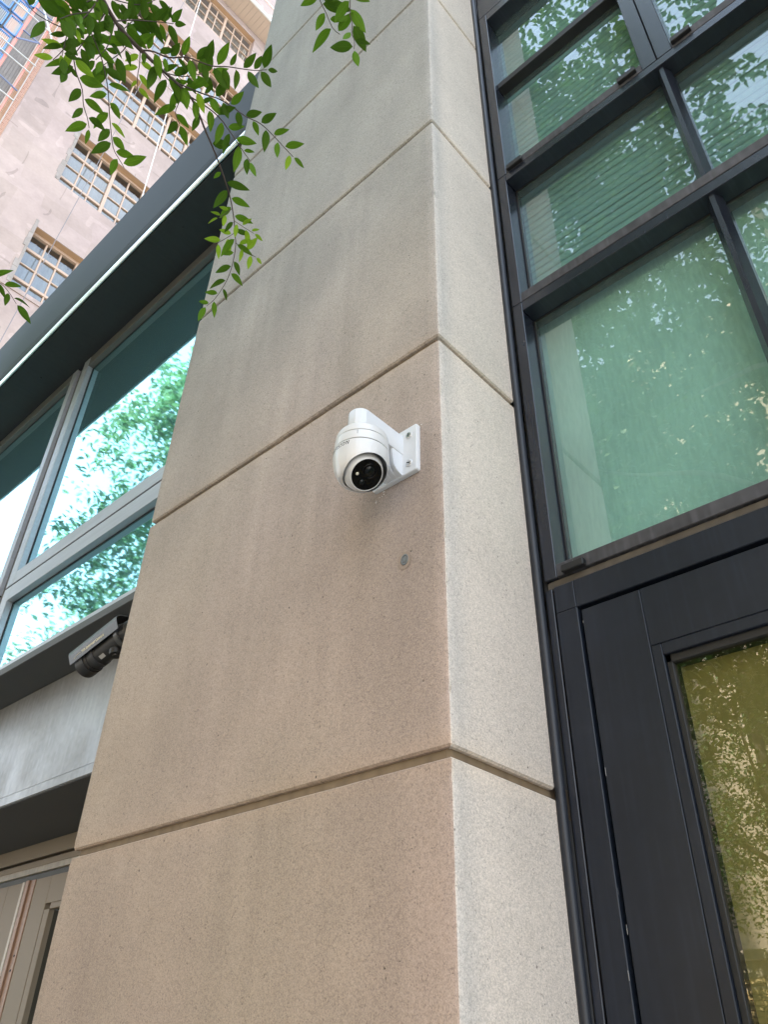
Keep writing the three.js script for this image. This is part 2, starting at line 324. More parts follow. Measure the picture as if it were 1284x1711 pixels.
  // plugged drill hole under the camera
  const hx = -0.103, hy = 2.452;
  obj('patch_ring', new THREE.RingGeometry(0.010, 0.017, 24).scale(1, 1.2, 1).translate(hx, hy - 0.003, 0.0012), std([0.30, 0.235, 0.185], 0.95, { map: stoneMap }), pil);
  obj('plugged_hole', [new THREE.TorusGeometry(0.0085, 0.0022, 8, 20).scale(1, 1.25, 0.6).translate(hx, hy, 0.0003), new THREE.SphereGeometry(0.0075, 14, 8).scale(0.75, 1.0, 0.22).translate(hx, hy, 0.0004)], std([0.11, 0.12, 0.12], 0.6), pil);
  seed(77); for (let k = 0; k < 9; k++) { const e = k < 7; obj('caulk_crumb', new THREE.IcosahedronGeometry(rr(0.0008, 0.0018), 0).scale(1, rr(0.7, 1.4), 0.5).translate(e ? -0.176 + rr(-0.014, 0.016) : -0.056 + rr(-0.003, 0.004), e ? 2.650 + rr(-0.016, 0.006) : 2.788 + rr(-0.006, 0.006), 0.0006), M.whiteBeam, pil); }
  struct('building_core', [box(-1.19, -0.02, 0, 9.05, -1.0, -0.34, 0.002)], M.room);
}

// ------------------------------------------------------------------ right bay: dark window wall over a door
const F = -0.325, G = -0.384;
{
  const w = thing('window_wall', 'dark slate framed window wall with green panes right of the stone pillar', 'window', [0.6, 2.4, F]);
  // black weather strip along the stone, slightly crooked
  {
    const pts = []; for (let y = 0; y <= 9; y += 0.22) pts.push([0.0085 + 0.0022 * (vnoise(y * 2.3, 1, big, big, 3) - 0.5), y, -0.318 + 0.003 * (vnoise(y * 3.1, 5, big, big, 4) - 0.5)]);
    const g = tube(pts, 0.0105, 0.0105, 8, 4);
    obj('weather_strip', g, M.rubber, w);
  }
  const X0 = 0.0225, X1 = 1.19, xi0 = 0.054, xi1 = 1.158, mx = 0.6045;
  const back = G - 0.03;
  obj('seam_backing', [box(0.0, 1.21, 2.4785, 9, back - 0.02, F - 0.014, 0.001)].slice(0, 0).concat([box(0.012, 0.0235, 0, 9, back, F - 0.012), box(0.5985, 0.6105, 4.10, 5.30, back, F - 0.010)]), M.seam, w);
  const sash = (y0, y1, yb, yt, name = 'frame') => { // two stiles, two rails, each its own member
    obj('stile', box(X0, xi0, y0, y1, back, F), M.slate, w); obj('stile', box(xi1, X1, y0, y1, back, F), M.slate, w);
    obj('bottom_rail', box(xi0 + 0.0004, xi1 - 0.0004, y0, yb, back, F), M.slateDusty, w);
    obj('top_rail', box(xi0 + 0.0004, xi1 - 0.0004, yt, y1, back, F), M.slate, w);
    obj('gasket', [box(xi0, xi0 + 0.005, yb, yt, G - 0.004, G + 0.004), box(xi0, xi1, yb, yb + 0.005, G - 0.004, G + 0.004), box(xi0, xi1, yt - 0.005, yt, G - 0.004, G + 0.004)], M.gasket, w);
  };
  sash(2.4985, 3.4215, 2.531, 3.3855);
  sash(3.4245, 4.0815, 3.461, 4.046);
  // upper storey: paired casements
  const y0 = 4.0845, y1 = 5.319, yb = 4.122, yt = 5.262;
  obj('stile', box(X0, xi0 + 0.004, y0, y1, back, F), M.slate, w); obj('stile', box(0.557, 0.6028, y0, y1, back, F), M.slate, w);
  obj('stile', box(0.6062, 0.652, y0, y1, back, F), M.slate, w); obj('stile', box(xi1, X1, y0, y1, back, F), M.slate, w);
  obj('bottom_rail', box(xi0 + 0.0044, 0.5566, y0, yb, back, F), M.slateDusty, w); obj('bottom_rail', box(0.6524, xi1 - 0.0004, y0, yb, back, F), M.slateDusty, w);
  obj('top_rail', box(xi0 + 0.0044, 0.5566, yt, y1, back, F), M.slate, w); obj('top_rail', box(0.6524, xi1 - 0.0004, yt, y1, back, F), M.slate, w);
  obj('glazing_bar', box(xi0 + 0.0044, 0.5566, 4.700, 4.735, G - 0.02, -0.347), M.gasket, w);
  obj('glazing_bar', box(0.6524, xi1 - 0.0004, 4.700, 4.735, G - 0.02, -0.347), M.gasket, w);
  obj('transom', box(X0, X1, 5.3225, 5.46, back, F), M.slate, w);
  obj('upper_cladding', box(X0, X1, 5.4635, 9, back, F - 0.004), M.slate, w);
  // pointed mullions between the panes
  const nose = (ya, yb2) => {
    const s = new THREE.Shape(); s.moveTo(mx - 0.022, 0); s.lineTo(mx - 0.020, 0.026); s.lineTo(mx - 0.006, 0.052); s.lineTo(mx + 0.006, 0.052); s.lineTo(mx + 0.020, 0.026); s.lineTo(mx + 0.022, 0); s.closePath();
    const g = new THREE.ExtrudeGeometry(s, { depth: yb2 - ya, bevelEnabled: false }); g.rotateX(-Math.PI / 2); // shape y -> -z ; depth -> +y
    g.scale(1, 1, -1); const ix = g.index; if (!ix) { const p = g.attributes.position; for (let i = 0; i < p.count; i += 3) { for (const at of Object.values(g.attributes)) { const n = at.itemSize; for (let k = 0; k < n; k++) { const a = at.array[(i + 1) * n + k]; at.array[(i + 1) * n + k] = at.array[(i + 2) * n + k]; at.array[(i + 2) * n + k] = a; } } } }
    g.computeVertexNormals(); return g.translate(0, ya, G);
  };
  obj('mullion', nose(2.531, 3.3855), M.slate, w); obj('mullion', nose(3.461, 4.046), M.slate, w);
  const panes = [[xi0, mx - 0.018, 2.53, 3.387], [mx + 0.018, xi1, 2.53, 3.387], [xi0, mx - 0.018, 3.46, 4.047], [mx + 0.018, xi1, 3.46, 4.047],
    [xi0, 0.558, 4.12, 4.702], [xi0, 0.558, 4.733, 5.264], [0.651, xi1, 4.12, 4.702], [0.651, xi1, 4.733, 5.264]];
  for (const p of panes) obj('glass_pane', pane(...p, G), M.glassGreen, w);
  for (const [x, y] of [[0.097, 4.094], [0.512, 4.104], [0.686, 4.104]]) obj('drain_cover', box(x - 0.030, x + 0.030, y - 0.010, y + 0.012, F - 0.001, F + 0.014, 0.002), M.gasket, w);
  {
    const c = obj('drain_cover', box(0.074, 0.128, 2.497, 2.515, F - 0.001, F + 0.015, 0.002), M.gasket, w);
    obj('screw', cyl([0.099, 2.519, F - 0.004], [0.099, 2.519, F + 0.0035], 0.0035, 0.003, 12), M.steel, c);
  }
  obj('sill_seal', box(0.024, 1.19, 2.4775, 2.4975, back, F - 0.009), M.grit, w);

  // shades and slats hang inside
  const sh = thing('roller_shade', 'pale roller shade drawn behind the big lower green panes', 'shade', [0.6, 3.42, G - 0.055]);
  obj('fabric', pane(0.03, 1.18, 2.50, 3.44, G - 0.055), M.shade, sh); obj('bottom_bar', box(0.03, 1.18, 2.485, 2.505, G - 0.062, G - 0.045), M.shade, sh);
  const bl = thing('slatted_blind', 'venetian blind with level slats behind the middle and upper panes', 'blind', [0.6, 5.3, G - 0.06]);
  const slat = new THREE.CylinderGeometry(0.030, 0.030, 1.15, 12, 1, true, -0.67, 1.34).rotateZ(Math.PI / 2).translate(0, 0, -0.030).rotateX(-0.16);
  for (let y = 3.47, i = 0; y < 5.3; y += 0.0345, i++) { const m = obj('slat', slat, M.slat, bl, true); m.position.set(0, y - 5.3, 0); m.rotation.x = 0.10 * (hash2(i, 2, 5) - 0.5); }
  obj('backing', pane(0.03, 1.18, 3.45, 5.30, G - 0.068), std([0.22, 0.25, 0.245], 0.9), bl);
  obj('head_rail', box(0.03, 1.18, 5.29, 5.33, G - 0.09, G - 0.04), M.slat, bl);
  struct('interior_wall', [box(-0.02, 1.25, 2.44, 5.5, -2.2, -2.15), box(-0.018, 0.0, 2.44, 5.5, -2.15, back - 0.005), box(1.212, 1.23, 2.44, 5.5, -2.15, back - 0.005)], M.room);
  struct('interior_ceiling', [box(-0.02, 1.25, 5.5, 5.6, -2.2, back - 0.005)], M.room);
  struct('interior_floor', [box(-0.02, 1.25, 2.40, 2.44, -2.2, back - 0.005)], M.room);
}
// ---- door below
{
  const d = thing('glazed_door', 'dark slate door with an olive tinted glass panel under the window wall', 'door', [0.6, 0, F]);
  const bk = -0.40;
  obj('frame_strip', box(0.0195, 0.0365, 0, 2.477, bk, F - 0.003), M.slate, d);
  obj('frame_seal', box(0.036, 0.0425, 0, 2.472, bk, F - 0.012), M.brownSeal, d);
  obj('door_jamb', box(0.042, 0.0915, 0, 2.412, bk, F), M.door, d);
  obj('jamb_corner', box(0.042, 0.0905, 2.4122, 2.4765, bk, F), M.door, d);
  obj('door_head', box(0.0912, 1.19, 2.412, 2.4765, bk, F), M.door, d);
  obj('gap_lining', [box(0.0915, 0.0985, 0, 2.405, bk, F - 0.03), box(0.0915, 1.14, 2.403, 2.4121, bk, F - 0.03)], M.gasket, d);
  obj('door_jamb', box(1.12, 1.19, 0, 2.412, bk, F), M.door, d);
  const Z = F - 0.004;
  obj('hinge_stile', box(0.0985, 0.2295, 0.01, 2.4035, bk, Z), M.door, d); obj('lock_stile', box(0.984, 1.112, 0.01, 2.4035, bk, Z), M.door, d);
  obj('door_rail', box(0.2302, 0.9835, 2.279, 2.4035, bk, Z), M.door, d); obj('door_rail', box(0.2302, 0.9835, 0.01, 0.30, bk, Z), M.door, d);
  obj('glazing_bead', box(0.2302, 0.2505, 0.301, 2.2785, bk, Z - 0.001), M.door, d); obj('glazing_bead', box(0.963, 0.983, 0.301, 2.2785, bk, Z - 0.001), M.door, d);
  obj('glazing_bead', box(0.251, 0.9625, 2.2555, 2.2785, bk, Z - 0.001), M.door, d); obj('glazing_bead', box(0.251, 0.9625, 0.301, 0.322, bk, Z - 0.001), M.door, d);
  obj('gasket', [box(0.2505, 0.262, 0.322, 2.256, bk, F - 0.014), box(0.2505, 0.963, 2.240, 2.256, bk, F - 0.014), box(0.951, 0.963, 0.322, 2.256, bk, F - 0.014)], M.gasket, d);
  obj('glass_pane', pane(0.255, 0.957, 0.315, 2.25, F - 0.022), M.glassBronze, d);
  seed(91); for (let k = 0; k < 9; k++) { const y = rr(1.5, 2.38), h = rr(0.003, 0.016); obj('paint_chip', new THREE.BoxGeometry(rr(0.0006, 0.0011), h, 0.0004).translate(rnd() > 0.4 ? 0.0910 : 0.0988 + rr(0, 0.002), y, k % 2 ? F + 0.0001 : Z + 0.0001), M.brownChip, d); }
  const c = thing('door_blind', 'plain olive blind covering the inside of the dark door', 'blind', [0.6, 2.2, -0.375]);
  obj('fabric', box(0.24, 0.975, 0.30, 2.27, -0.378, -0.373, 0.0005), M.olive, c);
}
struct('wall', [box(1.21, 2.6, 0, 9, -1, 0, 0.004)], M.walk);

// ------------------------------------------------------------------ left bay: canopy, ribbon window, bulkhead, doors
const LX = -1.2045, FAR = -9.2;
{
  const c = thing('canopy', 'dark grey metal canopy with a bright edge strip above the left windows', 'canopy', [-4, 5.48, -0.2]);
  obj('fascia', box(FAR, LX, 5.60, 6.155, -0.60, -0.006, 0.003), M.canopy, c);
  // lower edge: cove into a bright rolled strip
  {
    const s = new THREE.Shape(); // (z, y)
    s.moveTo(-0.006, 5.5995); s.quadraticCurveTo(-0.007, 5.555, -0.016, 5.535); s.lineTo(-0.05, 5.535); s.lineTo(-0.05, 5.5995); s.closePath();
    const g = new THREE.ExtrudeGeometry(s, { depth: LX - FAR, bevelEnabled: false, curveSegments: 8 }); g.rotateY(-Math.PI / 2); // z -> x?
    const p = g.attributes.position; for (let i = 0; i < p.count; i++) { const zz = p.getZ(i), yy = p.getY(i), xx = p.getX(i); p.setXYZ(i, LX + xx * 1, yy, zz); }
    g.computeVertexNormals();
    obj('cove_edge', toCreasedNormals(g, 0.7), M.canopy, c);
    const st = new THREE.CylinderGeometry(0.026, 0.026, LX - FAR, 40, 1, true).rotateZ(Math.PI / 2).scale(1, 1, 0.42).translate((LX + FAR) / 2, 5.5105, -0.0185);
    obj('edge_strip', st, M.polished, c);
  }
  obj('soffit', box(FAR, LX, 5.484, 5.5335, -0.338, -0.030, 0.002), M.canopyUnder, c);
  for (const [x, z] of [[-1.9, -0.12], [-3.62, -0.17]]) obj('screw', new THREE.SphereGeometry(0.008, 10, 6).scale(1, 0.4, 1).translate(x, 5.484, z), M.gasket, c);
  struct('roof', [box(FAR, LX, 5.9, 6.10, -11, -0.602)], M.zincDark);
}
{
  const Zf = -0.30, Zg = -0.338, bk = -0.40;
  const w = thing('ribbon_window', 'aluminium framed window band reflecting sky and leaves under the canopy', 'window', [-4, 3.2, Zf]);
  const unit = (x0, x1, o = {}) => { // frame of one light column: x0..x1 outer
    const a = x0 + 0.078, b = x1 - 0.060;
    obj('stile', box(x0, a, 3.7195, 5.4825, bk, Zf), M.alu, w); obj('stile', box(b, x1, 3.7195, 5.4825, bk, Zf), M.alu, w);
    obj('stile', box(x0, a, 3.150, 3.7085, bk, Zf), M.alu, w); obj('stile', box(b, x1, 3.150, 3.7085, bk, Zf), M.alu, w);
    obj('head_rail', box(a + 0.0004, b - 0.0004, 5.398, 5.4825, bk, Zf), M.aluDark, w);
    obj('transom_rail', box(a + 0.0004, b - 0.0004, 3.7195, 3.800, bk, Zf), M.alu, w); obj('transom_rail', box(a + 0.0004, b - 0.0004, 3.618, 3.7085, bk, Zf), M.alu, w);
    obj('sill_rail', box(a + 0.0004, b - 0.0004, 3.150, 3.172, bk, Zf), M.alu, w);
    obj('shadow_gap', box(x0 + 0.001, x1 - 0.001, 3.7086, 3.7194, bk, Zf - 0.018), M.seam, w);
    for (const [ya, yb] of [[3.800, 5.398], [3.172, 3.618]]) {
      obj('gasket', [box(a, a + 0.006, ya, yb, Zg - 0.006, Zg + 0.005), box(b - 0.006, b, ya, yb, Zg - 0.006, Zg + 0.005), box(a, b, yb - 0.006, yb, Zg - 0.006, Zg + 0.005)], M.gasket, w);
      obj('glass_pane', pane(a - 0.002, b + 0.002, ya - 0.002, yb + 0.002, Zg), M.glassBlue, w);
    }
  };
  unit(-3.256, -1.2065); unit(-5.4, -3.350); unit(-7.544, -5.494);
  for (const x of [-3.303, -5.447]) obj('mullion', box(x - 0.0465, x + 0.0465, 3.150, 5.4825, bk, Zf - 0.022), M.aluDark, w);
  obj('sill_underside', box(FAR, LX, 3.110, 3.1485, -0.497, Zf + 0.004, 0.002), M.zincDark, w);
  struct('interior_wall', [box(-7.6, -1.21, 3.15, 5.48, -3.2, -3.1)], M.room);
  struct('interior_ceiling', [box(-7.6, -1.21, 5.4835, 5.55, -3.2, -0.402)], M.room);
  struct('interior_floor', [box(-7.6, -1.21, 3.08, 3.149, -3.2, -0.498)], M.room);
}
{
  const b = thing('bulkhead', 'weathered grey metal bulkhead between the left windows and the doors', 'metal panel', [-4, 2.6, -0.5]);
  obj('panel', box(FAR, LX, 2.601, 3.1095, -0.70, -0.4975, 0.002), M.zinc, b);
  obj('drip_lip', box(FAR, LX, 2.557, 2.600, -0.70, -0.4925, 0.003), M.zinc, b);
  obj('soffit', box(FAR, LX, 2.5595, 2.60, -0.99, -0.7005, 0.002), M.zincDark, b);
  const s2 = obj('soffit', box(FAR, LX, 2.5530, 2.5585, -0.985, -0.500, 0.001), M.zincDark, b);
}
{
  const Z = -0.93, bk = -0.99;
  const d = thing('door_frame', 'brownish metal frame and head around the recessed doors left of the pillar', 'door frame', [-3.4, 0, Z]);
  const dr = thing('metal_door', 'brownish metal door with a dark glass strip next to the pillar', 'door', [-2.8, 0, Z]), dl = thing('metal_door', 'brownish metal door leaf cut by the left picture edge', 'door', [-4, 0, Z]);
  obj('door_head', box(FAR, LX, 2.478, 2.5525, bk, Z), M.taupe, d);
  obj('shadow_gap', box(FAR, LX, 2.462, 2.4779, bk, Z - 0.03), M.seam, d);
  obj('head_strip', box(FAR, LX, 2.432, 2.4618, bk, Z + 0.002), M.taupe, d);
  obj('head_strip', box(FAR, LX, 2.402, 2.4312, bk, Z + 0.004), std([0.42, 0.37, 0.29], 0.45, { map: grime }), d);
  obj('gap_lining', box(FAR, LX, 2.374, 2.4018, bk, Z - 0.012), M.zincDark, d);
  // leaf right of the meeting line
  obj('meeting_strip', box(-3.425, -3.392, 0.01, 2.372, bk, Z + 0.012), M.taupePink, dr);
  obj('meeting_strip', box(-3.3915, -3.345, 0.01, 2.372, bk, Z + 0.002), M.taupePink, dr);
  obj('meeting_gap', box(-3.452, -3.4255, 0.01, 2.372, bk, Z - 0.02), M.gasket, d);
  obj('edge_strip', box(-3.478, -3.4525, 0.01, 2.372, bk, Z + 0.003), std([0.40, 0.35, 0.28], 0.45), dl);
  obj('door_stile', box(-3.344, -3.192, 0.01, 2.372, bk, Z - 0.002), M.taupe, dr);
  obj('glazing_bead', box(-3.191, -3.142, 0.30, 2.222, bk, Z - 0.004), M.taupe, dr);
  obj('glazing_bead', box(-3.1415, -2.55, 2.222, 2.248, bk, Z - 0.004), M.taupe, dr);
  obj('door_rail', box(-3.191, -2.40, 2.2485, 2.372, bk, Z - 0.002), M.taupe, dr);
  obj('door_rail', box(-3.191, -2.40, 0.01, 0.299, bk, Z - 0.002), M.taupe, dr);
  obj('door_stile', box(-2.399, -2.25, 0.01, 2.372, bk, Z - 0.002), M.taupe, dr);
  obj('glass_pane', pane(-3.141, -2.40, 0.30, 2.222, Z - 0.03), M.glassDark, dr);
  // leaf left of it
  obj('door_stile', box(-3.64, -3.479, 0.01, 2.372, bk, Z - 0.002), M.taupe, dl);
  obj('door_rail', box(-4.4, -3.641, 2.22, 2.372, bk, Z - 0.002), M.taupe, dl);
  obj('door_rail', box(-4.4, -3.641, 0.01, 0.30, bk, Z - 0.002), M.taupe, dl);
  obj('door_stile', box(-4.56, -4.401, 0.01, 2.372, bk, Z - 0.002), M.taupe, dl);
  obj('glass_pane', pane(-4.40, -3.641, 0.30, 2.22, Z - 0.02), M.glassDark, dl);
  for (const y of [1.98, 2.04]) obj('screw', cyl([-3.365, y, Z], [-3.365, y, Z + 0.004], 0.006, 0.005, 10), M.gasket, dr);
  obj('side_panel', box(-2.249, LX, 0, 2.374, bk, Z - 0.004), M.taupe, d);
  obj('side_panel', box(FAR, -4.561, 0, 2.374, bk, Z - 0.004), M.taupe, d);
  struct('interior_wall', [box(-6, LX, 0, 2.6, -3.2, -3.1)], M.room);
  struct('wall', [box(-30, FAR - 0.002, 0, 6.1, -11, -0.05, 0.004)], M.walk);
}

// ------------------------------------------------------------------ white dome camera
const font = await new FontLoader().loadAsync('fonts/droid/droid_sans_bold.typeface.json');
{
  const B = [-0.125, 2.724, 0.0], cam = thing('dome_camera', 'white dome security camera on a ribbed wall arm at the pillar corner', 'security camera', B);
  const ax = 0.115; // axis of the head, from the wall
  const L = (name, g, m, p = cam) => { const o = obj(name, g, m, p, true); return o; };
  // wall plate, corners eased
  {
    const s = new THREE.Shape(), h = 0.0625, r = 0.002; s.moveTo(-h + r, -h); s.lineTo(h - r, -h); s.quadraticCurveTo(h, -h, h, -h + r); s.lineTo(h, h - r); s.quadraticCurveTo(h, h, h - r, h); s.lineTo(-h + r, h); s.quadraticCurveTo(-h, h, -h, h - r); s.lineTo(-h, -h + r); s.quadraticCurveTo(-h, -h, -h + r, -h);
    L('wall_plate', new THREE.ExtrudeGeometry(s, { depth: 0.008, bevelEnabled: true, bevelThickness: 0.003, bevelSize: 0.003, bevelSegments: 2, curveSegments: 5 }).translate(0, 0, 0.001), M.white);
  }
  for (const sx of [-1, 1]) for (const sy of [-1, 1]) {
    const b = L('screw', new THREE.CylinderGeometry(0.0066, 0.0076, 0.004, 16).rotateX(Math.PI / 2).translate(sx * 0.044, sy * 0.040, 0.0135), M.steel);
    L('washer', new THREE.TorusGeometry(0.0075, 0.0018, 8, 20).translate(sx * 0.044, sy * 0.040, 0.0122), M.white, b);
    L('slot', new THREE.BoxGeometry(0.009, 0.0018, 0.001).rotateZ(0.7 * sx + sy).translate(sx * 0.044, sy * 0.040, 0.0158), M.blackMatt, b);
  }
  // arm: flat sided, round nosed in plan
  {
    const s = new THREE.Shape(), w = 0.0265; s.moveTo(-w, 0); s.lineTo(w, 0); s.lineTo(w, ax); s.absarc(0, ax, w, 0, Math.PI, false); s.lineTo(-w, 0);
    const g = new THREE.ExtrudeGeometry(s, { depth: 0.046, bevelEnabled: true, bevelThickness: 0.004, bevelSize: 0.0035, bevelOffset: -0.0035, bevelSegments: 4, curveSegments: 20 });
    g.rotateX(Math.PI / 2); // shape y -> z, depth -> -y
    L('arm', toCreasedNormals(g.translate(0, 0.0445, 0.008), 0.7), M.white);
  }
  // curved gusset under the arm, with ribs
  {
    const prof = (o) => { const s = new THREE.Shape(); s.moveTo(0.010, -0.004); s.lineTo(0.042 + o, -0.004); s.lineTo(0.038 + o, -0.036); s.bezierCurveTo(0.036 + o, -0.052, 0.028 + o * 0.6, -0.060, 0.012 + o * 0.2, -0.063); s.lineTo(0.010, -0.064); s.closePath(); return s; };
    const ex = (o, w, x) => { const g = new THREE.ExtrudeGeometry(prof(o), { depth: w, bevelEnabled: false, curveSegments: 14 }); g.rotateY(-Math.PI / 2).translate(x + w, 0, 0); return toCreasedNormals(g, 0.5); };
    L('gusset', ex(0, 0.048, -0.024), M.white);
    for (const x of [-0.024, -0.0105, 0.003, 0.0165]) L('rib', ex(0.004, 0.0065, x + 0.0006), M.white);
  }
  // head: base ring, clamp ring, bell shaped shell with a socket for the eye
  const lathe = (pts) => new THREE.LatheGeometry(pts.map(([r, y]) => new THREE.Vector2(r * 0.955, y)), 72);
  const T = -0.0125;
  L('neck', new THREE.CylinderGeometry(0.0285, 0.0300, 0.014, 48).translate(0, -0.0065, ax), M.white); // top of the head against the arm
  L('base_ring', lathe([[0, T], [0.050, T], [0.0555, T - 0.002], [0.0582, T - 0.007], [0.0594, T - 0.0205], [0.0580, T - 0.0215], [0.02, T - 0.0215]]).translate(0, 0, ax), M.whiteShell);
  L('clamp_ring', lathe([[0.02, T - 0.0232], [0.0588, T - 0.0232], [0.0604, T - 0.0243], [0.0616, T - 0.0450], [0.0600, T - 0.0462], [0.02, T - 0.0462]]).translate(0, 0, ax), M.whiteShell);
  const dir = new THREE.Vector3(0.64, -0.82, 0.10).normalize(), eye = new THREE.Vector3(0.003, -0.1010, ax - 0.001);
  {
    const solid = lathe([[0, T - 0.0480], [0.0602, T - 0.0480], [0.0620, T - 0.0492], [0.0626, T - 0.058], [0.0619, T - 0.071], [0.0597, T - 0.084], [0.0558, T - 0.096], [0.0510, T - 0.106], [0.0460, T - 0.1125], [0.0430, T - 0.1150], [0.040, T - 0.1158], [0, T - 0.1158]]).translate(0, 0, ax);
    const q = new THREE.Quaternion().setFromUnitVectors(new THREE.Vector3(0, 1, 0), dir);
    const cut = new THREE.CylinderGeometry(0.0520, 0.0462, 0.10, 64).translate(0, 0.05, 0).applyQuaternion(q).translate(...eye.toArray());
    const ball = new THREE.SphereGeometry(0.0452, 64, 40).translate(...eye.toArray());
    const ev = new Evaluator(); ev.attributes = ['position', 'normal']; ev.useGroups = false;
    const strip = (g) => { const b = g.clone(); b.deleteAttribute('uv'); return new Brush(b); };
    const a = ev.evaluate(strip(solid), strip(cut), SUBTRACTION), r = ev.evaluate(a, strip(ball), SUBTRACTION);
    L('shell', toCreasedNormals(r.geometry.index ? r.geometry.toNonIndexed() : r.geometry, 0.5), M.whiteShell);
    const th = Math.asin(0.0345 / 0.0440);
    L('eyeball', new THREE.SphereGeometry(0.0440, 64, 40, 0, Math.PI * 2, th, Math.PI - th).applyQuaternion(q).translate(...eye.toArray()), M.whiteShell);
    // black face plate and what sits in it
    const fz = Math.cos(th) * 0.0440;
    const right = new THREE.Vector3(0.738, 0.020, -0.674), e1 = right.clone().addScaledVector(dir, -right.dot(dir)).normalize(), e2 = new THREE.Vector3().crossVectors(dir, e1).normalize();
    const frame = new THREE.Matrix4().makeBasis(e1, e2, dir).setPosition(eye.clone().addScaledVector(dir, fz));
    const put = (name, g, m, p) => L(name, g.applyMatrix4(frame), m, p);
    const face = put('face_plate', new THREE.CylinderGeometry(0.0342, 0.0345, 0.003, 64).rotateX(Math.PI / 2).translate(0, 0, -0.001), M.black);
    put('rim', new THREE.TorusGeometry(0.0344, 0.0010, 10, 64), M.whiteShell, face);
    put('lens_ring', new THREE.TorusGeometry(0.0150, 0.0012, 10, 48).translate(0.0062, 0.0068, 0.0008), M.black, face);
    put('lens_ring', new THREE.TorusGeometry(0.0105, 0.0009, 10, 48).translate(0.0062, 0.0068, 0.0008), M.black, face);
    put('lens', new THREE.SphereGeometry(0.0105, 32, 16).scale(1, 1, 0.35).translate(0.0062, 0.0068, 0.0006), M.lens, face);
    put('lamp_window', new THREE.SphereGeometry(0.0034, 16, 10).scale(1, 1, 0.5).translate(-0.0205, 0.0050, 0.0005), M.ledGlass, face);
    put('sensor', new THREE.SphereGeometry(0.0062, 24, 12).scale(1, 1, 0.6).translate(-0.0110, -0.0150, 0.0002), M.lens, face);
  }
  L('screw', new THREE.CylinderGeometry(0.0022, 0.0022, 0.004, 12).rotateX(Math.PI / 2).rotateY(-1.02).translate(-0.0578 * Math.sin(1.02), T - 0.030, ax + 0.0578 * Math.cos(1.02)), M.ink);
  L('index_mark', new THREE.BoxGeometry(0.0008, 0.010, 0.001).rotateY(0.62).translate(0.0581 * Math.sin(0.62), T - 0.031, ax + 0.0581 * Math.cos(0.62)), M.ink);
  // brand lettering round the shell
  {
    const word = 'HIKVISION', R0 = 0.0594, size = 0.0086, geos = []; let a = -0.80;
    for (const ch of word) {
      const g = new TextGeometry(ch, { font, size, depth: 0.0003, curveSegments: 3 }); g.computeBoundingBox(); const w = g.boundingBox.max.x;
      g.applyMatrix4(new THREE.Matrix4().makeShear(0, 0, 0.18, 0, 0, 0));
      a += w / 2 / R0; g.translate(-w / 2, 0, R0).rotateY(a).translate(0, T - 0.0610, ax); geos.push(g); a += (w / 2 + 0.0011) / R0;
    }
    L('lettering', geos, M.ink);
  }
}

